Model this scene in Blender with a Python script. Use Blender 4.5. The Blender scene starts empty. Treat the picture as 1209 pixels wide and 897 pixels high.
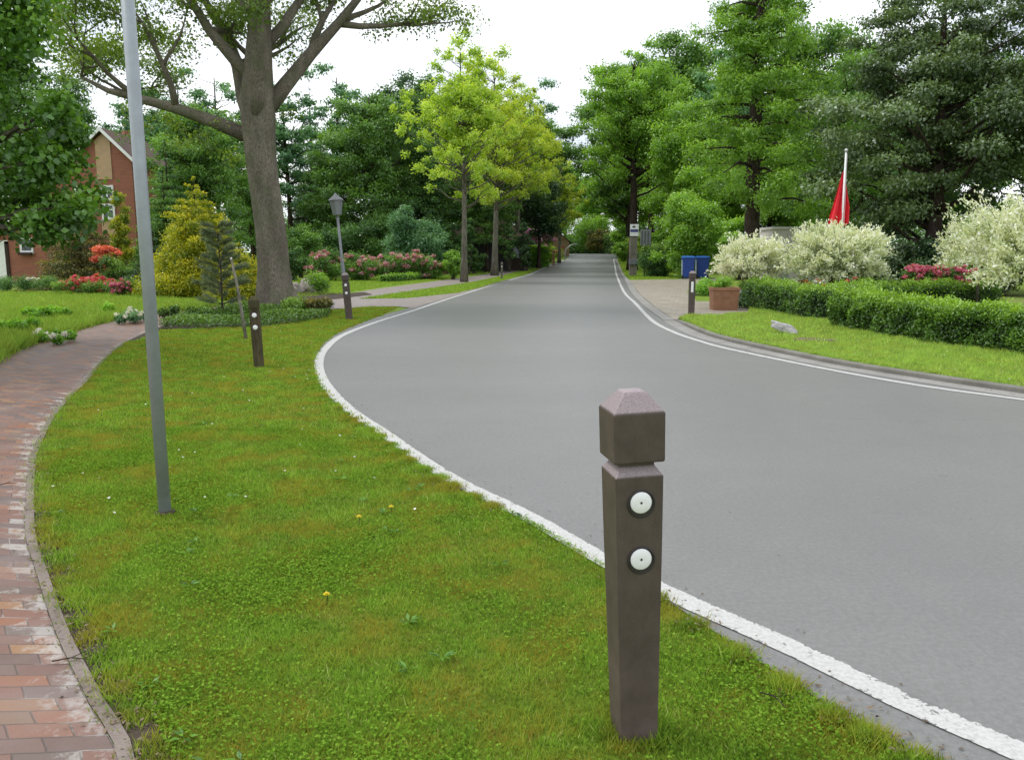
import bpy, bmesh, math, random
import numpy as np
from mathutils import Vector, Matrix, noise
R = math.radians
sc = bpy.context.scene
COL = sc.collection
random.seed(7)
rng = np.random.default_rng(7)

# ------------------------------------------------------------------ camera
CAM_H, PITCH, F, CX, CY = 1.5, R(8.75), 981.0, 604.5, 448.5
cd = bpy.data.cameras.new("camera"); cam = bpy.data.objects.new("camera", cd); COL.objects.link(cam)
cam.location = (0, 0, CAM_H); cam.rotation_euler = (R(90) - PITCH, 0, 0)
cd.sensor_width = 36; cd.lens = 36 * F / 1209; cd.clip_end = 3000; cd.clip_start = 0.05
sc.camera = cam

def gz(y):
    """height of the ground: level near by, the road climbs a little in the distance"""
    t = min(1, max(0, (y - 52) / 48)); return 1.25 * t * t * (3 - 2 * t)
def gzv(y):
    t = np.clip((y - 52) / 48, 0, 1); return 1.25 * t * t * (3 - 2 * t)
def P(px, py, z0=None):
    """photo pixel -> point on the ground"""
    d = Vector((px - CX, F * math.cos(PITCH) + (CY - py) * math.sin(PITCH), -F * math.sin(PITCH) + (CY - py) * math.cos(PITCH)))
    y = 20.0
    if z0 is not None:
        t = (z0 - CAM_H) / d.z
        return Vector((d.x * t, d.y * t, z0))
    lo, hi = 0.5, 110.0
    for _ in range(50):
        y = (lo + hi) / 2
        z = CAM_H + d.z * y / d.y
        if z > gz(y): lo = y
        else: hi = y
    return Vector((d.x * y / d.y, y, gz(y)))
def A(px, y):
    """ground point at depth y below photo column px"""
    g = gz(y); zc = y * math.cos(PITCH) + (CAM_H - g) * math.sin(PITCH)
    return Vector(((px - CX) / F * zc, y, g))
def Z(py, y):
    """height that photo row py has at depth y"""
    s = (CY - py) / F
    return CAM_H + y * (s * math.cos(PITCH) - math.sin(PITCH)) / (math.cos(PITCH) + s * math.sin(PITCH))

# ------------------------------------------------------------------ materials
def nt(name):
    m = bpy.data.materials.new(name); m.use_nodes = True
    t = m.node_tree; t.nodes.clear()
    return m, t
class N:
    def __init__(s, t): s.t = t
    def n(s, typ, **kw):
        x = s.t.nodes.new(typ)
        for k, v in kw.items(): setattr(x, k, v)
        return x
    def l(s, a, b): s.t.links.new(a, b)
    def setv(s, sock, v):
        if isinstance(v, (int, float)): sock.default_value = v
        elif isinstance(v, (tuple, list)): sock.default_value = (*v, 1) if len(v) == 3 and len(sock.default_value) == 4 else v
        else: s.l(v, sock)
    def math(s, op, a, b=None, c=None):
        x = s.n('ShaderNodeMath', operation=op)
        for i, v in enumerate((a, b, c)):
            if v is not None: s.setv(x.inputs[i], v)
        return x.outputs[0]
    def noise(s, vec, scale, detail=3, rough=.55, dim='3D'):
        x = s.n('ShaderNodeTexNoise'); x.inputs['Scale'].default_value = scale
        x.inputs['Detail'].default_value = detail; x.inputs['Roughness'].default_value = rough
        if vec is not None: s.l(vec, x.inputs['Vector'])
        return x.outputs['Fac']
    def ramp(s, fac, stops, interp='LINEAR'):
        x = s.n('ShaderNodeValToRGB'); e = x.color_ramp.elements; x.color_ramp.interpolation = interp
        while len(e) < len(stops): e.new(0.5)
        for i, (p, c) in enumerate(stops):
            e[i].position = p; e[i].color = (*c, 1) if not isinstance(c, (int, float)) else (c, c, c, 1)
        s.setv(x.inputs[0], fac)
        return x.outputs[0]
    def mix(s, fac, a, b, mode='MIX'):
        x = s.n('ShaderNodeMix', data_type='RGBA', blend_type=mode)
        s.setv(x.inputs[0], fac); s.setv(x.inputs[6], a); s.setv(x.inputs[7], b)
        return x.outputs[2]
    def pos(s): return s.n('ShaderNodeNewGeometry').outputs['Position']
    def obj(s): return s.n('ShaderNodeTexCoord').outputs['Object']
    def mapv(s, vec, scale=(1, 1, 1), rot=(0, 0, 0)):
        x = s.n('ShaderNodeMapping'); s.l(vec, x.inputs[0]); x.inputs['Scale'].default_value = scale; x.inputs['Rotation'].default_value = rot
        return x.outputs[0]
    def attr(s, name): return s.n('ShaderNodeAttribute', attribute_name=name).outputs['Fac']
    def out(s, color, rough=.8, bump=None, bstr=.3, bdist=.01, metal=0, spec=.4, coat=0):
        b = s.n('ShaderNodeBsdfPrincipled'); o = s.n('ShaderNodeOutputMaterial')
        s.setv(b.inputs['Base Color'], color); s.setv(b.inputs['Roughness'], rough)
        b.inputs['Metallic'].default_value = metal; b.inputs['Specular IOR Level'].default_value = spec
        if bump is not None:
            bn = s.n('ShaderNodeBump'); bn.inputs['Strength'].default_value = bstr; bn.inputs['Distance'].default_value = bdist
            s.l(bump, bn.inputs['Height']); s.l(bn.outputs[0], b.inputs['Normal'])
        s.l(b.outputs[0], o.inputs[0]); return b

def plain(name, c, rough=.7, metal=0, scale=12, var=.25, spec=.4, bstr=.2):
    m, t = nt(name); n = N(t); o = n.obj()
    f = n.noise(o, scale, 4)
    f2 = n.noise(o, scale * 6, 3)
    k = n.math('ADD', n.math('MULTIPLY', f, .7), n.math('MULTIPLY', f2, .3))
    a = tuple(x * (1 - var) for x in c); b = tuple(min(1, x * (1 + var)) for x in c)
    n.out(n.ramp(k, [(.3, a), (.7, b)]), rough, f2, bstr, .004, metal, spec)
    return m

def leaf_mat(name, dark, mid, light, trans=.35, gloss=.05, gain=None):
    g_ = gain or (1.0 if name.startswith('petal') or 'willow' in name else {'leaf_lime': 1.6, 'leaf_amber': 1.5, 'leaf_maple': 1.75, 'leaf_bright': 1.5, 'leaf_deep': 2.2, 'leaf_green': 2.05, 'leaf_blue': 2.1, 'leaf_dark': 1.7, 'leaf_linden': 1.6}.get(name, 1.4))  # deep, green and blue gains lifted so leaf colour stands in for haze
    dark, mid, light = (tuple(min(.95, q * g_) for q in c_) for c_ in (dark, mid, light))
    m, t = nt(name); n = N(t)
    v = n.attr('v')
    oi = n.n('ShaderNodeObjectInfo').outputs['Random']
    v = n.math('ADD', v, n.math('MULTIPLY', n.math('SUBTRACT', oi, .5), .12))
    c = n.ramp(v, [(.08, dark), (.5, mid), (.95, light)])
    d = n.n('ShaderNodeBsdfDiffuse'); n.l(c, d.inputs[0])
    tr = n.n('ShaderNodeBsdfTranslucent')
    n.l(n.mix(1.0, c, (1.25, 1.2, .55), 'MULTIPLY'), tr.inputs[0])
    mx = n.n('ShaderNodeMixShader'); mx.inputs[0].default_value = trans
    n.l(d.outputs[0], mx.inputs[1]); n.l(tr.outputs[0], mx.inputs[2])
    g = n.n('ShaderNodeBsdfGlossy'); g.inputs['Roughness'].default_value = .45; g.inputs[0].default_value = (.9, .95, 1, 1)
    m2 = n.n('ShaderNodeMixShader'); m2.inputs[0].default_value = gloss
    n.l(mx.outputs[0], m2.inputs[1]); n.l(g.outputs[0], m2.inputs[2])
    o = n.n('ShaderNodeOutputMaterial'); n.l(m2.outputs[0], o.inputs[0])
    return m

def bark_mat(name, a, b, moss=(.08, .10, .03), mossk=.3, scale=1, st=(9, 9, 1.6)):
    m, t = nt(name); n = N(t); o = n.obj()
    v = n.mapv(o, tuple(q * scale for q in st))
    f = n.noise(v, 2.2, 6, .65); f2 = n.noise(o, 30 * scale, 4)
    big = n.noise(o, 1.3 * scale, 3)
    c = n.ramp(f, [(.33, a), (.62, b)])
    c = n.mix(n.math('MULTIPLY', n.ramp(big, [(.45, 0), (.65, 1)]), mossk), c, moss)
    c = n.mix(n.ramp(n.noise(n.mapv(o, (2.2, 2.2, .7)), 1.3, 4), [(.35, .45), (.6, 0)]), c, tuple(q * .45 for q in a))
    n.out(c, .9, n.math('ADD', f, n.math('MULTIPLY', f2, .3)), .8, .03, spec=.2)
    return m

M = {}
# foliage
M['leaf_green'] = leaf_mat('leaf_green', (.018, .045, .008), (.055, .12, .018), (.13, .24, .035))
M['leaf_bright'] = leaf_mat('leaf_bright', (.05, .11, .01), (.13, .26, .02), (.25, .42, .05), .45)
M['leaf_lime'] = leaf_mat('leaf_lime', (.09, .16, .015), (.24, .36, .03), (.44, .54, .08), .5)
M['leaf_dark'] = leaf_mat('leaf_dark', (.008, .02, .008), (.028, .065, .018), (.085, .15, .045), .25)
M['leaf_deep'] = leaf_mat('leaf_deep', (.010, .03, .008), (.036, .085, .018), (.10, .19, .04), .3)
M['leaf_blue'] = leaf_mat('leaf_blue', (.015, .045, .02), (.045, .115, .045), (.12, .22, .09), .3)
M['leaf_maple'] = leaf_mat('leaf_maple', (.012, .026, .009), (.05, .085, .025), (.13, .19, .07), .28, .08)
M['leaf_gold'] = leaf_mat('leaf_gold', (.03, .07, .005), (.18, .25, .012), (.62, .56, .03), .4, .04, 1.25)
M['leaf_yew'] = leaf_mat('leaf_yew', (.012, .018, .006), (.07, .08, .015), (.34, .28, .04), .25)
M['leaf_hedge'] = leaf_mat('leaf_hedge', (.03, .08, .006), (.12, .28, .015), (.28, .50, .04), .35)
M['leaf_box'] = leaf_mat('leaf_box', (.02, .05, .008), (.09, .18, .02), (.24, .38, .05), .3)
M['leaf_willow'] = leaf_mat('leaf_willow', (.22, .32, .10), (.76, .82, .58), (.98, .98, .93), .3)
M['leaf_pine'] = leaf_mat('leaf_pine', (.04, .06, .035), (.14, .18, .10), (.28, .34, .19), .35)
M['leaf_red'] = leaf_mat('leaf_red', (.16, .03, .02), (.5, .09, .05), (.75, .22, .12), .35)
M['petal_pink'] = leaf_mat('petal_pink', (.30, .03, .08), (.62, .10, .22), (.85, .36, .46), .3)
M['petal_rhodo'] = leaf_mat('petal_rhodo', (.32, .06, .11), (.60, .24, .31), (.80, .52, .56), .3)
M['petal_red'] = leaf_mat('petal_red', (.5, .01, .02), (.72, .05, .09), (.86, .25, .28), .25)
M['petal_mauve'] = leaf_mat('petal_mauve', (.55, .16, .42), (.72, .32, .62), (.9, .6, .82), .3)
M['petal_white'] = leaf_mat('petal_white', (.6, .6, .55), (.8, .8, .75), (.92, .92, .9), .3)
M['petal_yellow'] = leaf_mat('petal_yellow', (.75, .62, .01), (.85, .78, .02), (.95, .9, .05), .2)
M['petal_orange'] = leaf_mat('petal_orange', (.6, .12, .01), (.85, .28, .02), (.95, .4, .05), .2)
M['oak_bark'] = bark_mat('oak_bark', (.10, .086, .066), (.27, .235, .19), (.12, .135, .07), .6, 1.6, (9, 9, 4))
M['bark'] = bark_mat('bark', (.03, .025, .02), (.14, .12, .095))
M['bark_dark'] = bark_mat('bark_dark', (.02, .014, .011), (.085, .06, .05), mossk=.1)
M['bark_grey'] = bark_mat('bark_grey', (.08, .075, .06), (.24, .22, .18), mossk=.2)
M['stake_wood'] = bark_mat('stake_wood', (.14, .125, .10), (.36, .33, .27), mossk=.3, scale=2)
# hard stuff
M['post_wood'] = bark_mat('post_wood', (.05, .04, .025), (.13, .105, .06), (.09, .10, .04), .6, 2)
M['grey_paint'] = plain('grey_paint', (.30, .33, .355), .42, .25, 6, .14)
M['lamp_grey'] = plain('lamp_grey', (.20, .21, .22), .5, .2, 8, .2)
M['galv'] = plain('galv', (.45, .46, .47), .4, .5, 8, .15)
M['white_paint'] = plain('white_paint', (.78, .78, .76), .5, 0, 8, .08)
M['reflector'] = plain('reflector', (.85, .85, .86), .25, 0, 60, .04, .6)
M['plastic_and_shade_black'] = plain('plastic_and_shade_black', (.02, .02, .022), .5)
M['dark_metal'] = plain('dark_metal', (.035, .035, .04), .5, .3)
M['blue_plastic'] = plain('blue_plastic', (.025, .075, .36), .4, 0, 5, .15)
M['blue_lid'] = plain('blue_lid', (.03, .13, .42), .4, 0, 5, .15)
M['pale_plastic'] = plain('pale_plastic', (.42, .50, .60), .5, 0, 5, .1)
M['terracotta'] = plain('terracotta', (.27, .135, .075), .8, 0, 7, .25)
M['soil'] = plain('soil', (.055, .04, .028), .95, 0, 6, .4, bstr=.8)
M['stone'] = plain('stone', (.34, .30, .27), .85, 0, 7, .35, bstr=.8)
M['log'] = plain('log', (.36, .35, .34), .85, 0, 9, .4, bstr=.8)
M['red_cloth'] = plain('red_cloth', (.75, .02, .035), .7, 0, 5, .15)
M['white_cloth'] = plain('white_cloth', (.8, .76, .74), .7, 0, 5, .06)
M['tan_wood'] = plain('tan_wood', (.45, .30, .18), .7, 0, 4, .12)
M['roof_tile'] = plain('roof_tile', (.10, .06, .045), .8, 0, 5, .3)
M['roof_brown'] = plain('roof_brown', (.15, .10, .075), .85, 0, 3, .3)
M['dark_glass'] = plain('dark_glass', (.03, .045, .05), .1, 0, 2, .3, .7)
M['lamp_glass'] = plain('lamp_glass', (.18, .19, .20), .25, 0, 5, .1, .6)
M['dark_wood'] = plain('dark_wood', (.035, .022, .015), .8, 0, 5, .3)
M['shed_white'] = plain('shed_white', (.66, .62, .60), .6, 0, 2, .08)
M['core'] = plain('core', (.010, .020, .006), 1, 0, 5, .3)

def m_bollard():
    m, t = nt('recycled_brown'); n = N(t); o = n.obj()
    f = n.noise(o, 9, 4); g = n.noise(o, 260, 2); h = n.noise(n.mapv(o, (9, 9, 4)), 3, 5, .7)
    z = n.n('ShaderNodeSeparateXYZ'); n.l(o, z.inputs[0])
    c = n.ramp(n.math('ADD', n.math('MULTIPLY', f, .55), n.math('MULTIPLY', h, .45)), [(.3, (.058, .043, .034)), (.7, (.108, .084, .070))])
    # paler pinkish tone on faces that look up, lighter reddish brown low on the shaft
    nz = n.n('ShaderNodeSeparateXYZ'); n.l(n.n('ShaderNodeNewGeometry').outputs['Normal'], nz.inputs[0])
    up = n.ramp(n.math('ADD', nz.outputs[2], n.math('MULTIPLY', n.math('SUBTRACT', f, .5), .3)), [(.25, 0), (.6, .85), (.95, 1)])
    c = n.mix(n.math('MULTIPLY', up, .85), c, n.ramp(g, [(.35, (.27, .21, .225)), (.65, (.42, .36, .375))]))
    low = n.ramp(z.outputs[2], [(.0, 1), (.42, 0)])
    c = n.mix(n.math('MULTIPLY', low, n.ramp(f, [(.35, .2), (.7, .7)])), c, (.15, .105, .105))
    c = n.mix(n.ramp(n.noise(n.mapv(o, (60, 60, 8)), 2, 5, .8), [(.62, 0), (.74, .35)]), c, (.03, .025, .02))
    c = n.mix(n.ramp(g, [(.62, 0), (.75, .35)]), c, (.2, .17, .15))
    n.out(c, .55, g, .25, .002, spec=.35); return m
M['recycled_brown'] = m_bollard()

def m_asphalt():
    m, t = nt('asphalt'); n = N(t); p = n.pos()
    g = n.noise(p, 240, 3, .7); b = n.noise(n.mapv(p, (.5, 1.4, 1)), .35, 4); s = n.noise(p, 3.5, 5, .6)
    st = n.noise(n.mapv(p, (1, .5, 1), (0, 0, .3)), 1.4, 5, .65)
    c = n.ramp(n.math('ADD', n.math('ADD', n.math('MULTIPLY', g, .45), n.math('MULTIPLY', b, .35)), n.math('MULTIPLY', s, .2)),
               [(.3, (.128, .126, .122)), (.55, (.176, .174, .168)), (.75, (.235, .232, .224))])
    c = n.mix(n.ramp(st, [(.58, 0), (.75, .3)]), c, (.14, .14, .14))
    sp = n.noise(n.mapv(p, (1.2, 2.6, 1), (0, 0, -.5)), 2.3, 3, .5)
    c = n.mix(n.math('MULTIPLY', n.ramp(sp, [(.66, 0), (.72, .35)]), n.ramp(n.noise(p, .5, 2), [(.45, 0), (.6, 1)])), c, (.09, .09, .09))
    md = n.noise(p, 38, 5, .85)
    c = n.mix(n.ramp(md, [(.38, .34), (.5, 0)]), c, (.085, .084, .082))
    c = n.mix(n.ramp(md, [(.5, 0), (.64, .22)]), c, (.36, .355, .345))
    bl = n.noise(p, 7, 4, .6)
    c = n.mix(n.math('MULTIPLY', n.ramp(bl, [(.63, 0), (.68, .4)]), n.ramp(n.noise(p, .55, 2), [(.48, 0), (.58, 1)])), c, (.085, .084, .082))
    gr = n.noise(p, 900, 2, .8)
    c = n.mix(n.ramp(gr, [(.35, .30), (.5, 0)]), c, (.07, .07, .07))
    c = n.mix(n.ramp(gr, [(.55, 0), (.72, .25)]), c, (.45, .45, .44))
    band = n.noise(n.mapv(p, (.9, .12, 1), (0, 0, .5)), .9, 4, .6)
    c = n.mix(n.ramp(band, [(.38, .18), (.55, 0)]), c, (.14, .14, .142))
    vo = n.n('ShaderNodeTexVoronoi'); vo.feature = 'DISTANCE_TO_EDGE'; vo.inputs['Scale'].default_value = .35
    wv = n.n('ShaderNodeVectorMath', operation='ADD'); n.l(p, wv.inputs[0])
    nn = n.n('ShaderNodeTexNoise'); nn.inputs['Scale'].default_value = 1.6; nn.inputs['Detail'].default_value = 5; n.l(p, nn.inputs['Vector'])
    n.l(nn.outputs['Color'], wv.inputs[1]); n.l(wv.outputs[0], vo.inputs['Vector'])
    cr = n.ramp(vo.outputs['Distance'], [(.0, .55), (.0035, 0)])
    c = n.mix(n.math('MULTIPLY', cr, n.ramp(n.noise(p, .4, 2), [(.52, 0), (.62, 1)])), c, (.07, .07, .07))
    n.out(c, .44, g, .35, .003, spec=.7); return m
M['asphalt'] = m_asphalt()

def m_line():
    m, t = nt('road_paint'); n = N(t); p = n.pos()
    f = n.noise(p, 9, 6, .72); g = n.noise(p, 70, 4, .7)
    k = n.math('ADD', n.math('MULTIPLY', f, .65), n.math('MULTIPLY', g, .35))
    e = n.attr('edge')
    k = n.math('SUBTRACT', k, n.math('MULTIPLY', n.math('POWER', e, 2.5), .13))
    wear = n.noise(p, .9, 3); k = n.math('SUBTRACT', k, n.ramp(wear, [(.5, 0), (.7, .07)]))
    c = None
    c = n.ramp(g, [(.3, (.38, .38, .36)), (.6, (.53, .53, .51))])
    c = n.mix(n.ramp(k, [(.355, 1), (.385, 0)]), c, (.16, .16, .157))
    n.out(c, .6, g, .3, .003, spec=.4); return m
M['road_paint'] = m_line()

def m_concrete(name, a, b):
    m, t = nt(name); n = N(t); p = n.pos()
    f = n.noise(p, 2.2, 5, .65); g = n.noise(p, 90, 3)
    c = n.ramp(n.math('ADD', n.math('MULTIPLY', f, .7), n.math('MULTIPLY', g, .3)), [(.3, a), (.7, b)])
    n.out(c, .85, g, .4, .004); return m
M['gutter'] = m_concrete('gutter', (.19, .18, .165), (.34, .33, .31))
M['kerbstone'] = m_concrete('kerbstone', (.12, .115, .095), (.26, .25, .22))
M['edging'] = m_concrete('edging', (.10, .075, .062), (.30, .25, .22))

def m_grass(name, base, alt, moss, dry, scale=1.0):
    m, t = nt(name); n = N(t); p = n.pos()
    a = n.noise(p, 1.1 * scale, 5, .6); b = n.noise(p, 5 * scale, 5, .65); g = n.noise(p, 55, 4, .7)
    c = n.mix(n.ramp(a, [(.38, 0), (.62, 1)]), base, alt)
    c = n.mix(n.math('MULTIPLY', n.ramp(n.noise(p, 1.7 * scale, 4), [(.5, 0), (.66, 1)]), .75), c, moss)
    c = n.mix(n.math('MULTIPLY', n.ramp(b, [(.58, 0), (.72, 1)]), .4), c, dry)
    c = n.mix(n.ramp(g, [(.3, .55), (.7, 0)]), c, tuple(x * .35 for x in base))
    n.out(c, .95, g, .6, .02, spec=.15); return m
M['lawn'] = m_grass('lawn', (.12, .20, .018), (.15, .23, .02), (.24, .22, .03), (.25, .20, .06))
M['garden_lawn'] = m_grass('garden_lawn', (.19, .30, .035), (.24, .35, .05), (.30, .33, .08), (.30, .31, .12), .5)
M['meadow'] = m_grass('meadow', (.10, .19, .018), (.14, .24, .025), (.16, .20, .035), (.2, .21, .07), .6)

def blade_mat(name='grass_blades', g_=1.75, add=(0, 0, 0), mk=1):
    m, t = nt(name); n = N(t); v = n.attr('v'); p = n.pos()
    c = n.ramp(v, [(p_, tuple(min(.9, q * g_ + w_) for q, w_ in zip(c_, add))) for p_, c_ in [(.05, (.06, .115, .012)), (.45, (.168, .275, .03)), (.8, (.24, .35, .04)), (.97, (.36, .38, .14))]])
    a = n.noise(p, 2.6, 6, .68); b = n.noise(p, 6.5, 6, .72)
    c = n.mix(n.math('MULTIPLY', n.ramp(a, [(.46, 0), (.60, 1)]), .68 * mk), c, (.44, .35, .05))
    c = n.mix(n.math('MULTIPLY', n.ramp(b, [(.55, 0), (.66, 1)]), .55 * mk), c, (.32, .22, .05))
    c = n.mix(n.ramp(n.noise(p, 9, 6, .75), [(.36, .45), (.48, 0)]), c, (.05, .10, .01))
    d = n.n('ShaderNodeBsdfDiffuse'); n.l(c, d.inputs[0])
    tr = n.n('ShaderNodeBsdfTranslucent'); n.l(c, tr.inputs[0])
    mx = n.n('ShaderNodeMixShader'); mx.inputs[0].default_value = .4
    n.l(d.outputs[0], mx.inputs[1]); n.l(tr.outputs[0], mx.inputs[2])
    o = n.n('ShaderNodeOutputMaterial'); n.l(mx.outputs[0], o.inputs[0]); return m
M['blades'] = blade_mat()
M['verge_ground'] = m_grass('verge_ground', (.20, .28, .05), (.25, .32, .08), (.32, .30, .14), (.34, .31, .17), .8)
M['verge_blades'] = blade_mat('verge_blades', 1.9, (.10, .11, .05), .35)
M['meadow_blades'] = blade_mat('meadow_blades', 1.75, (.05, .07, .02), .4)

def m_pavers(name, stops, L=.20, W=.10, joint=.04, stain=True, uv=True, far=None):
    m, t = nt(name); n = N(t)
    if uv:
        src = n.n('ShaderNodeUVMap').outputs[0]
    else: src = n.mapv(n.pos(), (1, 1, 1), (0, 0, R(12)))
    s = n.n('ShaderNodeSeparateXYZ'); n.l(src, s.inputs[0])
    u, v = s.outputs[0], s.outputs[1]
    wob = n.math('MULTIPLY', n.math('SUBTRACT', n.noise(src, 3.0, 3), .5), .02)
    v2 = n.math('ADD', v, wob)
    r = n.math('FLOOR', n.math('DIVIDE', v2, W))
    uu = n.math('ADD', n.math('DIVIDE', u, L), n.math('MULTIPLY', n.math('MODULO', n.math('ABSOLUTE', r), 2), .5))
    cidx = n.math('FLOOR', uu)
    fu = n.math('FRACT', uu); fv = n.math('FRACT', n.math('DIVIDE', v2, W))
    cmb = n.n('ShaderNodeCombineXYZ'); n.l(cidx, cmb.inputs[0]); n.l(r, cmb.inputs[1])
    wn = n.n('ShaderNodeTexWhiteNoise', noise_dimensions='2D'); n.l(cmb.outputs[0], wn.inputs['Vector'])
    g = n.noise(n.pos(), 60, 5, .7); b = n.noise(n.pos(), 2.5, 4)
    c = n.ramp(wn.outputs['Value'], stops)
    c = n.mix(n.math('MULTIPLY', g, .55), c, n.mix(1.0, c, (.55, .55, .58), 'MULTIPLY'))
    du = n.math('MINIMUM', fu, n.math('SUBTRACT', 1, fu)); dv = n.math('MINIMUM', fv, n.math('SUBTRACT', 1, fv))
    j = n.math('MINIMUM', n.math('MULTIPLY', du, L / W), dv)
    jm = n.ramp(j, [(joint * .5, 1), (joint * 1.3, 0)])
    if stain:
        e = n.attr('edge')
        k = n.math('ADD', n.math('MULTIPLY', n.noise(n.pos(), 13, 6, .75), .8), n.math('MULTIPLY', wn.outputs['Value'], .22))
        sm = n.ramp(n.math('ADD', k, n.math('MULTIPLY', n.math('POWER', e, 1.6), .36)), [(.78, 0), (.90, 1)])
        c = n.mix(n.math('MULTIPLY', sm, .75), c, (.46, .44, .41))
        jl = n.ramp(n.math('ADD', n.noise(n.pos(), 6, 3), n.math('MULTIPLY', e, .3)), [(.74, 0), (.85, .6)])
        c = n.mix(n.math('MULTIPLY', jm, jl), n.mix(n.math('MULTIPLY', jm, .75), c, (.07, .055, .045)), (.45, .43, .40))
    else:
        c = n.mix(n.math('MULTIPLY', jm, .6), c, (.12, .10, .08))
    c = n.mix(n.math('MULTIPLY', n.ramp(b, [(.4, .15), (.7, 1)]), .5), c, (.25, .205, .19))  # patchy grey coat; also puts the desaturating glare into the brick colour
    n.out(c, .5, n.math('SUBTRACT', n.math('MULTIPLY', g, .4), jm), .5, .006, spec=.4); return m
M['brick_path'] = m_pavers('brick_path', [(0, (.14, .10, .088)), (.25, (.235, .11, .075)), (.5, (.175, .125, .108)), (.72, (.29, .125, .07)), (.9, (.33, .18, .085)), (1, (.14, .11, .098))])
M['driveway_pavers'] = m_pavers('driveway_pavers', [(0, (.31, .265, .195)), (.5, (.41, .36, .275)), (1, (.49, .44, .35))], .3, .15, .05, False, False)
M['side_pavers'] = m_pavers('side_pavers', [(0, (.27, .22, .20)), (.5, (.34, .29, .265)), (1, (.40, .35, .32))], .2, .1, .04, False, False)

def m_brickwall():
    m, t = nt('brick_wall'); n = N(t); o = n.n('ShaderNodeTexCoord').outputs['Object']
    br = n.n('ShaderNodeTexBrick'); n.l(n.mapv(o, (1, 1, 1), (R(90), 0, 0)), br.inputs['Vector'])
    br.inputs['Color1'].default_value = (.38, .125, .065, 1); br.inputs['Color2'].default_value = (.29, .09, .055, 1)
    br.inputs['Mortar'].default_value = (.26, .18, .14, 1); br.inputs['Scale'].default_value = 1
    br.inputs['Brick Width'].default_value = .22; br.inputs['Row Height'].default_value = .065; br.inputs['Mortar Size'].default_value = .008
    c = n.mix(n.math('MULTIPLY', n.noise(o, 1.2, 4), .35), br.outputs['Color'], (.17, .06, .05))
    n.out(c, .9, br.outputs['Fac'], -.3, .01); return m
M['brick_wall'] = m_brickwall()

# ------------------------------------------------------------------ object helpers
def tag(o, label=None, cat=None, group=None, kind=None):
    if label: o['label'] = label
    if cat: o['category'] = cat
    if group: o['group'] = group
    if kind: o['kind'] = kind
    return o
def empty(name, loc, label, cat, group=None, rot=(0, 0, 0), scale=1):
    o = bpy.data.objects.new(name, None); COL.objects.link(o); o.location = loc; o.rotation_euler = rot
    o.scale = (scale,) * 3 if isinstance(scale, (int, float)) else scale
    o.empty_display_size = .2
    return tag(o, label, cat, group)
def link(name, me, mat, parent=None, loc=(0, 0, 0), smooth=False):
    if smooth: me.polygons.foreach_set('use_smooth', [True] * len(me.polygons))
    o = bpy.data.objects.new(name, me); COL.objects.link(o); o.location = loc
    if mat is not None: me.materials.append(mat)
    if parent is not None: o.parent = parent
    return o
def kids(o): return [c for c in bpy.data.objects if c.parent is o]
def dup(root, loc, label, group=None, rz=0, scale=1, rot=None):
    r = root.copy(); COL.objects.link(r); r.location = loc
    r.rotation_euler = rot if rot else (0, 0, rz)
    r.scale = (scale,) * 3 if isinstance(scale, (int, float)) else scale
    r['label'] = label
    if group: r['group'] = group
    for c in list(root.children):
        k = c.copy(); COL.objects.link(k); k.parent = r
        for g in list(c.children):
            q = g.copy(); COL.objects.link(q); q.parent = k
    return r

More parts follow.
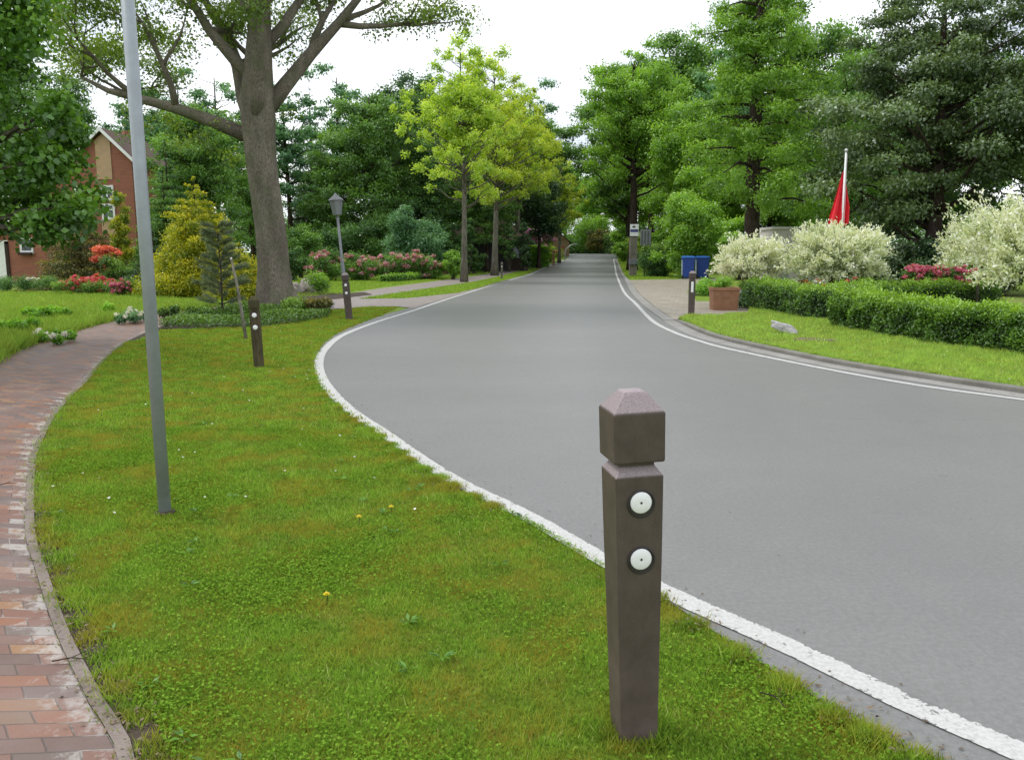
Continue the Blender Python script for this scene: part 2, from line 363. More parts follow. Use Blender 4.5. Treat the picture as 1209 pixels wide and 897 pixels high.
class MB:
    def __init__(s): s.v = []; s.f = []
    def add(s, v, f):
        b = len(s.v); s.v += [tuple(x) for x in v]; s.f += [tuple(i + b for i in q) for q in f]; return s
    def box(s, x0, x1, y0, y1, z0, z1, taper=0):
        t = taper
        v = [(x0, y0, z0), (x1, y0, z0), (x1, y1, z0), (x0, y1, z0), (x0 + t, y0 + t, z1), (x1 - t, y0 + t, z1), (x1 - t, y1 - t, z1), (x0 + t, y1 - t, z1)]
        return s.add(v, [(3, 2, 1, 0), (4, 5, 6, 7), (0, 1, 5, 4), (1, 2, 6, 5), (2, 3, 7, 6), (3, 0, 4, 7)])
    def rings(s, secs, cap=True):
        """secs: list of vertex loops of one length"""
        k = len(secs[0]); v = [p for r in secs for p in r]; f = []
        for i in range(len(secs) - 1):
            for j in range(k):
                a = i * k + j; b = i * k + (j + 1) % k
                f.append((a, b, b + k, a + k))
        if cap:
            f.append(tuple(range(k - 1, -1, -1))); f.append(tuple(range((len(secs) - 1) * k, len(secs) * k)))
        return s.add(v, f)
    def lathe(s, prof, n=20, c=(0, 0, 0)):
        return s.rings([[(c[0] + r * math.cos(2 * math.pi * j / n), c[1] + r * math.sin(2 * math.pi * j / n), c[2] + z) for j in range(n)] for r, z in prof])
    def tube(s, pts, rad, n=8, wob=0, seed=0):
        secs = []; pts = [Vector(p) for p in pts]
        rr = random.Random(seed)
        ph = [rr.uniform(0, 6.28) for _ in range(4)]
        for i, p in enumerate(pts):
            d = (pts[min(i + 1, len(pts) - 1)] - pts[max(i - 1, 0)]).normalized()
            a = d.cross(Vector((0, 1, 0)) if abs(d.y) < .9 else Vector((1, 0, 0))).normalized(); b = d.cross(a)
            r = rad[i]
            secs.append([p + (a * math.cos(2 * math.pi * j / n) + b * math.sin(2 * math.pi * j / n)) * r *
                         (1 + wob * (math.sin(3 * 2 * math.pi * j / n + ph[0] + i * .3) + .6 * math.sin(5 * 2 * math.pi * j / n + ph[1] - i * .5))) for j in range(n)])
        return s.rings(secs)
    def sqrings(s, prof):
        """square section rings: (half width, z)"""
        return s.rings([[(-h, -h, z), (h, -h, z), (h, h, z), (-h, h, z)] for h, z in prof])
    def mesh(s, name):
        me = bpy.data.meshes.new(name); me.from_pydata(s.v, [], s.f); me.update(); return me
    def build(s, name, mat, parent=None, loc=(0, 0, 0), smooth=False, bevel=0):
        me = s.mesh(name)
        o = link(name, me, mat, parent, loc, smooth)
        if bevel:
            bm = bmesh.new(); bm.from_mesh(me)
            bmesh.ops.remove_doubles(bm, verts=bm.verts, dist=1e-5)
            bmesh.ops.bevel(bm, geom=[e for e in bm.edges if e.calc_face_angle(0) > .35], offset=bevel, segments=2, affect='EDGES', profile=.5)
            bm.to_mesh(me); bm.free()
        return o

def rand_unit(n, r=rng):
    v = r.normal(size=(n, 3)); return v / np.linalg.norm(v, axis=1, keepdims=True)
def leaves(name, C, Nrm, D, L, W, v, mat, parent=None):
    """rhombic leaves: centre C, normal-ish Nrm, direction D, length L, width W, tone v"""
    n = len(C)
    D = D / (np.linalg.norm(D, axis=1, keepdims=True) + 1e-9)
    S = np.cross(D, Nrm); S /= (np.linalg.norm(S, axis=1, keepdims=True) + 1e-9)
    U = np.cross(S, D)
    L = np.broadcast_to(np.asarray(L, float), (n,))[:, None]; W = np.broadcast_to(np.asarray(W, float), (n,))[:, None]
    co = np.empty((n, 4, 3), np.float32)
    co[:, 0] = C - D * L * .5
    co[:, 1] = C + S * W * .5 + U * W * .12 - D * L * .06
    co[:, 2] = C + D * L * .5 - U * L * .10
    co[:, 3] = C - S * W * .5 + U * W * .12 - D * L * .06
    me = bpy.data.meshes.new(name)
    me.vertices.add(4 * n); me.vertices.foreach_set('co', co.reshape(-1))
    me.loops.add(4 * n); me.loops.foreach_set('vertex_index', np.arange(4 * n, dtype=np.int32))
    me.polygons.add(n); me.polygons.foreach_set('loop_start', np.arange(0, 4 * n, 4, dtype=np.int32))
    me.polygons.foreach_set('loop_total', np.full(n, 4, np.int32))
    at = me.attributes.new('v', 'FLOAT', 'POINT'); at.data.foreach_set('value', np.repeat(np.clip(v, 0, 1), 4).astype(np.float32))
    me.update(calc_edges=True)
    return link(name, me, mat, parent)

def clump_leaves(clumps, n, L, ratio=.6, up=.6, shell=.45, droop=.0, r=rng, tone=None):
    """clumps: [(centre, radii, tone)] -> arrays for leaves()"""
    C = np.array([c[0] for c in clumps], float); Rr = np.array([c[1] for c in clumps], float); T = np.array([c[2] for c in clumps], float)
    wgt = (Rr[:, 0] * Rr[:, 1] + Rr[:, 0] * Rr[:, 2]); wgt /= wgt.sum()
    k = r.choice(len(clumps), n, p=wgt)
    u = rand_unit(n, r)
    rad = r.uniform(0, 1, n) ** shell
    # ragged outline: long thin sprays and hollows
    az = np.arctan2(u[:, 1], u[:, 0]); wob = 1 + .22 * np.sin(az * 3 + k * 1.7) * np.cos(u[:, 2] * 5 + k * 2.3) + r.normal(0, .18, n)
    Pn = C[k] + u * rad[:, None] * Rr[k] * wob[:, None]
    Pn[:, 2] -= droop * rad ** 2 * Rr[k, 2]
    nr = u * .5 + rand_unit(n, r) * .75; nr[:, 2] += up
    d = rand_unit(n, r) + u * .8; d[:, 2] -= .25
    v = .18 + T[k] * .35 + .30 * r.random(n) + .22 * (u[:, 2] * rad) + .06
    Ls = L * r.uniform(.65, 1.3, n)
    return Pn, nr, d, Ls, Ls * ratio, v

def crown_clumps(cen, rad, m, size, seed, flat=.7, fill=.55, zlow=-1, keep=None):
    r = random.Random(seed); out = []
    cen = Vector(cen)
    tries = 0
    while len(out) < m and tries < m * 30:
        tries += 1
        u = Vector((r.gauss(0, 1), r.gauss(0, 1), r.gauss(0, 1))).normalized()
        if u.z < zlow: continue
        q = r.uniform(fill, 1.0) if r.random() < .8 else r.uniform(.15, fill)
        # irregular outline
        q *= 1 + .28 * noise.noise(u * 1.7 + Vector((seed * 3.1, 0, 0)))
        p = cen + Vector((u.x * rad[0] * q, u.y * rad[1] * q, u.z * rad[2] * q))
        if keep and not keep(p): continue
        s = size * r.uniform(.6, 1.35)
        out.append((tuple(p), (s, s, s * flat), r.random()))
    return out

def limbs(mb, base, top, clumps, r0, seed, take=.7, zmin=0, trunk_pts=None, n=6):
    r = random.Random(seed + 99)
    tp = trunk_pts or [base, top]
    for (c, rad, t) in clumps:
        if r.random() > take: continue
        c = Vector(c)
        # leave the trunk lower than the clump
        h = max(zmin, c.z - (c - Vector(top)).length * .0 - r.uniform(.25, .7) * ((Vector((c.x, c.y, 0)) - Vector((top[0], top[1], 0))).length))
        h = min(h, top[2] * .97)
        f = max(0, min(1, (h - base[2]) / (top[2] - base[2])))
        a = Vector(base).lerp(Vector(top), f)
        if trunk_pts:
            k = f * (len(tp) - 1); i = min(int(k), len(tp) - 2); a = Vector(tp[i]).lerp(Vector(tp[i + 1]), k - i)
        d = c - a
        m1 = a + d * .4 + Vector((r.uniform(-.1, .1), r.uniform(-.1, .1), -.04)) * d.length
        m2 = a + d * .75 + Vector((r.uniform(-.08, .08), r.uniform(-.08, .08), .03)) * d.length
        rb = r0 * (1 - f * .75) * .42
        mb.tube([a, m1, m2, c], [rb, rb * .65, rb * .4, rb * .12], n)

def make_tree(name, label, cat, loc, H, crown_c, crown_r, m, csize, nleaf, L, lmat, bmat, tr, seed, group=None, ratio=.6, flat=.7,
              zlow=-1, fill=.55, lean=(0, 0), up=.6, take=.7, shell=.65, extra=None, th=None, keep=None):
    """trunk + crown; crown centre and radii are local"""
    e = empty(name, loc, label, cat, group)
    top = Vector((lean[0] + crown_c[0] * .3, lean[1], th or (crown_c[2] + crown_r[2] * .75)))
    mb = MB(); K = 10; pts = []; rs = []
    rr = random.Random(seed)
    wx, wy = rr.uniform(-1, 1), rr.uniform(-1, 1)
    for i in range(K + 1):
        f = i / K
        p = Vector((0, 0, -.1)).lerp(top, f) + Vector((math.sin(f * 5 + wx) - math.sin(wx), math.cos(f * 4 + wy) - math.cos(wy), 0)) * tr * .5 * f ** .5
        pts.append(p); rs.append(tr * (1 - .85 * f ** 1.1) * (1 + .45 * math.exp(-f * 22)))
    mb.tube(pts, rs, 12, .04, seed)
    cl = crown_clumps(crown_c, crown_r, m, csize, seed, flat, fill, zlow, keep)
    if extra: cl += extra
    limbs(mb, pts[0], pts[-1], cl, tr, seed, take, zmin=max(.6, crown_c[2] - crown_r[2] * 1.1), trunk_pts=pts)
    mb.build('trunk', bmat, e, smooth=True)
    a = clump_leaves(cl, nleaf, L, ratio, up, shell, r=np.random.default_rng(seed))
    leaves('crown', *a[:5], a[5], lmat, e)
    return e

# ------------------------------------------------------------------ curves and sheets
def spline(pts, step=.25):
    pts = [Vector((p[0], p[1], 0)) for p in pts]
    q = [pts[0] * 2 - pts[1]] + pts + [pts[-1] * 2 - pts[-2]]
    out = []
    for i in range(1, len(q) - 2):
        p0, p1, p2, p3 = q[i - 1:i + 3]; n = max(2, int((p2 - p1).length / step))
        for j in range(n):
            t = j / n
            out.append(.5 * ((2 * p1) + (-p0 + p2) * t + (2 * p0 - 5 * p1 + 4 * p2 - p3) * t * t + (-p0 + 3 * p1 - 3 * p2 + p3) * t ** 3))
    out.append(pts[-1]); return out
def offset(c, d):
    out = []
    for i, p in enumerate(c):
        t = (c[min(i + 1, len(c) - 1)] - c[max(i - 1, 0)]).normalized()
        out.append(p + Vector((t.y, -t.x, 0)) * d)      # right-hand side of the direction of travel
    return out
def sheet(name, poly, off, mat, kind='structure', parent=None, thick=0):
    bm = bmesh.new()
    vs = [bm.verts.new((p[0], p[1], 0)) for p in poly]
    bm.faces.new(vs)
    bmesh.ops.triangulate(bm, faces=bm.faces[:])
    for y in range(50, 104, 3):
        bmesh.ops.bisect_plane(bm, geom=bm.verts[:] + bm.edges[:] + bm.faces[:], plane_co=(0, y, 0), plane_no=(0, 1, 0))
    for v in bm.verts: v.co.z = gz(v.co.y) + off
    bmesh.ops.recalc_face_normals(bm, faces=bm.faces[:])
    if bm.faces and sum(f.normal.z for f in bm.faces) < 0: bmesh.ops.reverse_faces(bm, faces=bm.faces[:])
    me = bpy.data.meshes.new(name); bm.to_mesh(me); bm.free()
    o = link(name, me, mat, parent)
    if kind: tag(o, kind=kind)
    return o
def strip(name, ca, cb, off, mat, edge='both', uvw=None, kind='structure', nx=4):
    """ribbon between curves ca (left) and cb (right), point for point; 'edge' attribute 0 inside, 1 on the edge"""
    n = len(ca); vs = []; fs = []; ed = []; uv = []; s = 0
    for i in range(n):
        if i: s += ((ca[i] + cb[i]) / 2 - (ca[i - 1] + cb[i - 1]) / 2).length
        w = (cb[i] - ca[i]).length
        for j in range(nx + 1):
            f = j / nx; p = ca[i].lerp(cb[i], f)
            vs.append((p.x, p.y, gz(p.y) + off)); uv.append(((f - 1) * w, s))
            ed.append(abs(2 * f - 1) ** 2 if edge == 'both' else max(0, 1 - (1 - f) * w / .45))
    for i in range(n - 1):
        for j in range(nx):
            a = i * (nx + 1) + j; fs.append((a, a + 1, a + nx + 2, a + nx + 1))
    me = bpy.data.meshes.new(name); me.from_pydata(vs, [], fs)
    if (Vector(vs[1]) - Vector(vs[0])).cross(Vector(vs[nx + 1]) - Vector(vs[0])).z < 0: me.flip_normals()
    at = me.attributes.new('edge', 'FLOAT', 'POINT'); at.data.foreach_set('value', ed)
    ul = me.uv_layers.new(name='UVMap')
    li = np.empty(len(me.loops), np.int32); me.loops.foreach_get('vertex_index', li)
    ul.data.foreach_set('uv', np.array(uv, np.float32)[li].reshape(-1))
    me.update()
    o = link(name, me, mat); return tag(o, kind=kind)
def px(lst): return [P(*a) for a in lst]
def resample(c, n):
    d = [0]
    for i in range(1, len(c)): d.append(d[-1] + (c[i] - c[i - 1]).length)
    out = []; j = 0
    for k in range(n):
        t = d[-1] * k / (n - 1)
        while j < len(c) - 2 and d[j + 1] < t: j += 1
        out.append(c[j].lerp(c[j + 1], min(1, (t - d[j]) / max(1e-9, d[j + 1] - d[j]))))
    return out

# road edges (the near ends run on behind the camera)
far_l = [Vector((5.5, 84, 0)), Vector((5.8, 96, 0)), Vector((2, 108, 0)), Vector((-14, 120, 0))]
far_r = [Vector((10.9, 84, 0)), Vector((12.0, 96, 0)), Vector((11, 108, 0)), Vector((2, 122, 0)), Vector((-14, 128, 0))]
def run_on(pts, k=1.6, bend=.12):
    a, b = pts[0], pts[1]; d = (a - b).normalized(); d2 = Vector((d.x, d.y, 0)); d3 = Vector((d.x + bend, d.y - bend * .3, 0)).normalized()
    return [a + d2 * k * .5 + d3 * k, a + d2 * k * .5] + pts
EDGE_L = spline(run_on(px([(1100, 895), (995, 842), (881, 770), (782, 705), (700, 659), (640, 623), (590, 598), (540, 574), (490, 544),
        (440, 508), (402, 483), (378, 458), (369, 436), (371, 417), (388, 399), (412, 386.5), (445, 374), (485, 363), (538, 347.5), (605, 328.5), (644, 314.5), (672, 304.5)])) + far_l)
LINE_L = spline(run_on(px([(1207, 889), (1062, 826), (944, 769), (860, 732), (782, 697), (700, 654), (640, 618.5), (590, 593), (540, 569), (495, 541),
        (450, 509), (413, 484), (387, 457), (377, 436), (380, 418), (396, 401), (418, 390), (450, 378.5), (489, 366.5), (538.5, 350), (605, 330), (644, 316), (672, 305.5)])) + [v + Vector((.25, 0, 0)) for v in far_l])
LINE_R = spline(run_on(px([(1209, 472), (1091, 456), (975, 435.7), (860, 412), (823.6, 402), (795, 392), (770, 378.5), (750, 358), (737, 345), (730, 330), (726, 314), (725, 306)]), 4, -.05) + [v - Vector((.25, 0, 0)) for v in far_r])
KERB = spline(run_on(px([(1209, 464.5), (1091, 447), (975.5, 428), (860, 403), (823, 391), (797, 378)]), 4, -.05))
DROP = spline(px([(797, 378), (775, 364), (757, 349), (748, 338), (741, 327), (733, 312), (729, 305)]) + far_r)
ROAD_R = KERB + DROP[1:]

# ground
bm = bmesh.new()
ys = [-40, 0, 20, 40] + list(range(50, 106, 2)) + [140, 300, 900]
xs = [-900, -300, -100, 0, 100, 300, 900]
g = [[bm.verts.new((x, y, gz(y) - .012)) for x in xs] for y in ys]
for i in range(len(ys) - 1):
    for j in range(len(xs) - 1): bm.faces.new((g[i][j], g[i][j + 1], g[i + 1][j + 1], g[i + 1][j]))
me = bpy.data.meshes.new('ground'); bm.to_mesh(me); bm.free()
tag(link('ground', me, M['garden_lawn']), kind='structure')

sheet('road', EDGE_L + ROAD_R[::-1], 0.0, M['asphalt'])
def line_strip(name, c, w):
    c = [p for p in c]
    return strip(name, offset(c, -w / 2), offset(c, w / 2), .004, M['road_paint'], nx=6)
line_strip('edge_line_left', LINE_L, .125)
line_strip('edge_line_right', LINE_R, .11)
# gutter between right line and kerb, running on as a dropped kerb past the driveway
strip('gutter', resample(offset(KERB, -.02), 120), resample(offset(KERB, -.30), 120), .003, M['gutter'])
strip('dropped_kerb', resample([p for p in DROP if p.y < 84], 120), resample(offset([p for p in DROP if p.y < 84], -.26), 120), .009, M['gutter'])
# raised kerb
def kerb():
    secs = []
    for i, p in enumerate(KERB):
        t = (KERB[min(i + 1, len(KERB) - 1)] - KERB[max(i - 1, 0)]).normalized(); nrm = Vector((t.y, -t.x, 0))
        fade = min(1, (len(KERB) - 1 - i) / 6)
        h = .015 + .045 * fade
        secs.append([p + nrm * .0 + Vector((0, 0, -.05)), p + nrm * .004 + Vector((0, 0, h - .015)), p + nrm * .02 + Vector((0, 0, h)),
                     p + nrm * .11 + Vector((0, 0, h)), p + nrm * .12 + Vector((0, 0, -.05))])
    return tag(MB().rings(secs).build('kerb', M['kerbstone']), kind='structure')
EV = Vector((1, 0, 0))
kerb()

# brick footpath on the left
PATH_R = spline([Vector((.3, -1.2, 0)), Vector((-.5, .9, 0))] + px([(140, 897), (114.6, 852), (94.5, 809), (72, 763), (57, 723), (43, 677), (31.5, 640), (30, 604), (33, 555), (38, 533), (56, 497),
        (78, 470), (99, 450), (116, 430), (134, 413), (161, 397), (186, 387), (212, 378)]) + [P(236, 371.5), P(262, 366)], .15)
PATH_L = spline([Vector((-1.9, -1.8, 0)), Vector((-2.6, .8, 0)), Vector((-3.2, 2.4, 0)), Vector((-4.2, 4.4, 0)), Vector((-5.2, 6.4, 0)), Vector((-6.0, 8.6, 0))] +
        px([(0, 424), (41, 405.5), (83, 393), (116, 383), (170, 372.5), (234, 365), (262, 361)]), .15)
a, b = resample(PATH_L, 160), resample(PATH_R, 160)
strip('footpath', a, b, .002, M['brick_path'], edge='right', nx=6)
strip('path_edging', offset(b, .0), offset(b, .045), .010, M['edging'], nx=2)
strip('soil_edge', offset(b, .045), offset(b, .14), .0, M['soil'], nx=2)
# driveways and paths on the far left
sheet('side_driveway', [Vector((p.x, p.y, 0)) for p in px([(262, 366), (300, 361), (353, 354), (400, 348.5), (450, 340.5), (500, 334), (545, 328), (590, 320), (612, 316.5), (616, 319), (600, 324), (560, 333), (520, 339),
        (470, 346), (424, 353), (480, 352.3), (540, 346), (566, 340), (600, 331), (602, 331), (538, 349), (487, 364), (470, 362), (440, 362), (412, 364), (384, 365), (350, 361), (300, 366), (262, 371)])], .004, M['side_pavers'])
sheet('driveway', [Vector((p.x, p.y, 0)) for p in px([(797, 378), (775, 364), (757, 349), (748, 338), (743, 331), (800, 330), (820, 328), (848, 328), (838, 341), (818, 350), (822, 356), (880, 357), (886, 366), (884, 372), (850, 374), (812, 374)])], .012, M['driveway_pavers'])
VERGE = [Vector((p.x, p.y, 0)) for p in offset(KERB, .115)] + [Vector((p.x, p.y, 0)) for p in px([(812, 374), (850, 374), (884, 371), (885, 360), (1000, 345)])] + [Vector((30, 24, 0)), Vector((34, 8, 0)), Vector((20, 4, 0))]
sheet('verge', VERGE, .04, M['verge_ground'])

# lawn between footpath and road
LAWN = [p for p in offset(EDGE_L, -.0) if p.y < 19.5][::1] + px([(470, 362.5), (440, 362), (412, 364), (385, 367), (388, 371), (340, 380), (300, 385), (230, 388), (188, 390)]) + \
       [p for p in offset(PATH_R, .13) if p.y < 13.6][::-1]
LAWN = [Vector((p.x, p.y, 0)) for p in LAWN]
sheet('lawn', LAWN, -.004, M['lawn'])
MEADOW = [Vector((p.x, p.y, 0)) for p in PATH_L if p.y > 3] + [Vector((p.x, p.y, 0)) for p in px([(262, 361), (225, 361), (200, 350), (165, 346), (0, 345)])] + [Vector((-30, 30, 0)), Vector((-34, 10, 0)), Vector((-12, 4, 0))]
sheet('meadow', MEADOW, -.006, M['meadow'])
BED = [Vector((p.x, p.y, 0)) for p in px([(186, 388), (205, 379), (240, 371), (262, 366), (300, 361), (352, 357), (375, 364), (392, 369), (385, 376), (350, 382), (310, 386), (240, 389)])]
sheet('planting_bed', BED, .004, M['soil'])
sheet('rockery_soil', [Vector((p.x, p.y, 0)) for p in px([(336, 354), (338, 345), (372, 343), (398, 347), (430, 345), (440, 348), (400, 353), (360, 357)])], .008, M['soil'])

# ------------------------------------------------------------------ grass
def in_poly(x, y, poly):
    X = np.array([p.x for p in poly]); Y = np.array([p.y for p in poly]); ins = np.zeros(len(x), bool); j = len(X) - 1
    for i in range(len(X)):
        c = ((Y[i] > y) != (Y[j] > y)) & (x < (X[j] - X[i]) * (y - Y[i]) / (Y[j] - Y[i] + 1e-12) + X[i]); ins ^= c; j = i
    return ins
def in_view(x, y, m=.6):
    return (np.abs(x) < (y * 1.0 + .3) * .616 + m) & (y > 1.6)
def scatter(poly, dens, y0, y1, r=rng, view=.8):
    X = [p.x for p in poly]; x0, x1 = min(X), max(X); lim = .62 * (y1 + .3) + view
    x0, x1 = max(x0, -lim), min(x1, lim)
    n = int(dens * (x1 - x0) * (y1 - y0))
    x = r.uniform(x0, x1, n); y = r.uniform(y0, y1, n)
    k = in_poly(x, y, poly) & in_view(x, y, view); return x[k], y[k]
def grass(name, sets, mat, base=0, parent=None):
    """sets: (x, y, height, width); one triangle per blade; two when tall"""
    x = np.concatenate([s[0] for s in sets]); y = np.concatenate([s[1] for s in sets])
    h = np.concatenate([np.broadcast_to(s[2], s[0].shape) for s in sets]); w = np.concatenate([np.broadcast_to(s[3], s[0].shape) for s in sets])
    n = len(x); h = h * rng.uniform(.5, 1.25, n) 
    x = x + rng.normal(0, .012, n); y = y + rng.normal(0, .012, n)
    # tufts
    tuft = np.sin(x * 9.1 + 2 * np.sin(y * 3.7)) * np.sin(y * 8.3 + 2 * np.sin(x * 4.1)); h = h * (1 + .35 * tuft)
    a = rng.uniform(0, 2 * np.pi, n); ln = rng.uniform(.25, 1.1, n) * h
    la = rng.uniform(0, 2 * np.pi, n)
    z = gzv(y) + base
    co = np.empty((n, 3, 3), np.float32)
    dx, dy = np.cos(a) * w / 2, np.sin(a) * w / 2
    co[:, 0] = np.stack([x - dx, y - dy, z - .004], 1); co[:, 1] = np.stack([x + dx, y + dy, z - .004], 1)
    co[:, 2] = np.stack([x + np.cos(la) * ln, y + np.sin(la) * ln, z + h], 1)
    me = bpy.data.meshes.new(name)
    me.vertices.add(3 * n); me.vertices.foreach_set('co', co.reshape(-1))
    me.loops.add(3 * n); me.loops.foreach_set('vertex_index', np.arange(3 * n, dtype=np.int32))
    me.polygons.add(n); me.polygons.foreach_set('loop_start', np.arange(0, 3 * n, 3, dtype=np.int32)); me.polygons.foreach_set('loop_total', np.full(n, 3, np.int32))
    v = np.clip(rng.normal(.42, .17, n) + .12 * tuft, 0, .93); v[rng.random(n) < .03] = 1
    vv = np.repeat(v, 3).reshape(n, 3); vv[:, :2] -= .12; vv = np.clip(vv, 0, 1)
    at = me.attributes.new('v', 'FLOAT', 'POINT'); at.data.foreach_set('value', vv.reshape(-1).astype(np.float32))
    me.update(calc_edges=True)
    return link(name, me, mat, parent)
def S(poly, dens, y0, y1, h, w, view=.8):
    x, y = scatter(poly, dens, y0, y1, view=view); return (x, y, np.full(len(x), h), np.full(len(x), w))
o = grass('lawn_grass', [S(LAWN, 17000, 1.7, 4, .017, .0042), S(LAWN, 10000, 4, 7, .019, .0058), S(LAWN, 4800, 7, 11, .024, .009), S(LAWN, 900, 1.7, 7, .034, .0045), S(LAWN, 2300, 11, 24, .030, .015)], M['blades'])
tag(o, 'short mossy lawn grass between the brick footpath and the road', 'grass', kind='stuff')
# longer fringe along the asphalt edge and the footpath
def along(c, n, spread, y0=1.6, y1=20, side=0, patchy=0):
    c = [p for p in c if y0 < p.y < y1]; k = rng.integers(0, len(c), n)
    q = np.array([[p.x, p.y] for p in c])[k] + rng.normal(0, spread, (n, 2))
    if patchy:
        s = np.sin(k * .37) + np.sin(k * .113 + 2) + np.sin(k * .9) * .5; q = q[s > -patchy]
    return q[:, 0], q[:, 1]
fx, fy = along(offset(EDGE_L, -.05), 15000, .03, 1.6, 6.5, patchy=.9); gx, gy = along(offset(EDGE_L, -.04), 16000, .04, 6, 20)
hx, hy = along(offset(PATH_R, .105), 26000, .040, 1.6, 14)
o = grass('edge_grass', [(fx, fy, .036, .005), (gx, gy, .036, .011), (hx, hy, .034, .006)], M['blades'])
tag(o, 'longer ragged grass fringe along the rim of the lawn', 'grass', kind='stuff')
o = grass('verge_grass', [S(VERGE, 2600, 6.5, 13, .055, .011, .3), S(VERGE, 1300, 13, 22, .06, .018, .3), (*along(offset(KERB, .15), 9000, .03, 5, 20), .06, .012)], M['verge_blades'], .037)
tag(o, 'pale green verge grass between the right kerb and the hedge', 'grass', kind='stuff')
x1, y1 = along(offset(PATH_L, -.12), 16000, .09, 6, 22)
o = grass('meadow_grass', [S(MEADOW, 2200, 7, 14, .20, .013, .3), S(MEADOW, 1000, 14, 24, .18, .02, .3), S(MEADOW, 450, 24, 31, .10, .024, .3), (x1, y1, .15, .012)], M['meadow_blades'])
tag(o, 'long lush meadow grass left of the brick footpath', 'grass', kind='stuff')
FARL = [Vector((p.x, p.y, 0)) for p in px([(352, 352), (338, 330), (520, 327), (560, 324), (590, 319), (545, 327), (500, 333), (450, 339), (400, 347)])]
ISL = [Vector((p.x, p.y, 0)) for p in px([(424, 353), (470, 346), (520, 339), (560, 333), (600, 324), (618, 318), (650, 306), (650, 312), (604, 328), (566, 340), (540, 346), (480, 352.3)])]
FARL2 = [Vector((p.x, p.y, 0)) for p in px([(165, 346), (200, 350), (225, 361), (262, 361), (262, 340), (165, 338)])]
FARR = [Vector((p.x, p.y, 0)) for p in px([(742, 330), (731, 312), (729, 306), (760, 306), (820, 320), (800, 329)])]
o = grass('garden_grass', [S(FARL, 260, 20, 60, .05, .03), S(ISL, 420, 20, 60, .06, .028), S(FARL2, 420, 19, 40, .05, .025), S(FARR, 220, 30, 80, .08, .04)], M['meadow_blades'])
tag(o, 'clipped garden grass around the side driveway and down the road', 'grass', kind='stuff')
# clover and moss tufts in the near lawn
x, y = scatter(LAWN, 15000, 1.8, 7)
k = (np.sin(x * 2.3 + 1.3 * np.sin(y * 1.9)) * np.sin(y * 2.9 + 1.1 * np.sin(x * 3.3)) + rng.normal(0, .55, len(x))) > .45
x, y = x[k], y[k]; n = len(x)
C = np.stack([x, y, rng.uniform(.006, .022, n)], 1); nr = rand_unit(n) * .6; nr[:, 2] += 1; d = rand_unit(n); d[:, 2] *= .2
o = leaves('clover', C, nr, d, rng.uniform(.009, .017, n), rng.uniform(.008, .014, n), rng.uniform(.15, .8, n), leaf_mat('clover', (.06, .12, .012), (.13, .235, .022), (.22, .35, .05), .35, .0))
tag(o, 'low clover leaves patched through the near lawn', 'ground cover', kind='stuff')
# plantain/dandelion rosettes
x, y = scatter(LAWN, 2.2, 1.8, 11); C = []; D = []
for a_, b_ in zip(x, y):
    for q in range(rng.integers(5, 9)):
        t = rng.uniform(0, 6.28); C.append((a_ + .03 * math.cos(t), b_ + .03 * math.sin(t), .022)); D.append((math.cos(t), math.sin(t), .35))
n = len(C); nr = rand_unit(n) * .2; nr[:, 2] += 1
o = leaves('lawn_weeds', np.array(C), nr, np.array(D), rng.uniform(.03, .06, n), rng.uniform(.010, .018, n), rng.uniform(.1, .5, n), M['leaf_hedge'])
tag(o, 'small weed rosettes scattered in the lawn', 'weeds', kind='stuff')
x, y = scatter(LAWN, 1.8, 4, 17); x2, y2 = scatter(VERGE, 2.5, 8, 20, view=.2); n = len(x)
C = np.concatenate([np.stack([x, y, np.full(len(x), .045)], 1), np.stack([x2, y2, np.full(len(x2), .11)], 1)]); n = len(C)
nr = rand_unit(n) * .3; nr[:, 2] += 1
o = leaves('daisies', C, nr, rand_unit(n) * np.array([1, 1, .1]), .02, .02, rng.random(n), M['petal_white'])
tag(o, 'tiny white daisies dotted over the grass', 'daisies', kind='stuff')
# dandelions, one by one
def flower_head(mb, r):
    for ring, (rr_, z, m_) in enumerate([(r, .0, 14), (r * .65, .005, 10), (r * .3, .009, 6)]):
        for i in range(m_):
            t = 6.283 * i / m_ + ring * .3; c_, s_ = math.cos(t), math.sin(t); w_ = rr_ * .28
            mb.add([(0, 0, z), (c_ * rr_ * .6 - s_ * w_, s_ * rr_ * .6 + c_ * w_, z + .003), (c_ * rr_, s_ * rr_, z + .002), (c_ * rr_ * .6 + s_ * w_, s_ * rr_ * .6 - c_ * w_, z + .003)], [(0, 1, 2, 3)])
first = None
for (qx, qy, lb) in [(462, 607, 'yellow dandelion flower in the lawn, the farthest of three'), (424, 619, 'yellow dandelion flower in the lawn, the middle one of three'), (386, 713, 'yellow dandelion flower in the lawn, nearest the camera')]:
    if first is None:
        e = first = empty('dandelion', P(qx, qy), lb, 'flower', 'dandelions in the lawn')
        mb = MB(); flower_head(mb, .017); mb.build('flower_head', M['petal_yellow'], e, (0, 0, .045))
        MB().tube([(0, 0, 0), (.004, 0, .045)], [.002, .0015], 6).build('stem', M['leaf_box'], e)
    else: dup(first, P(qx, qy), lb)
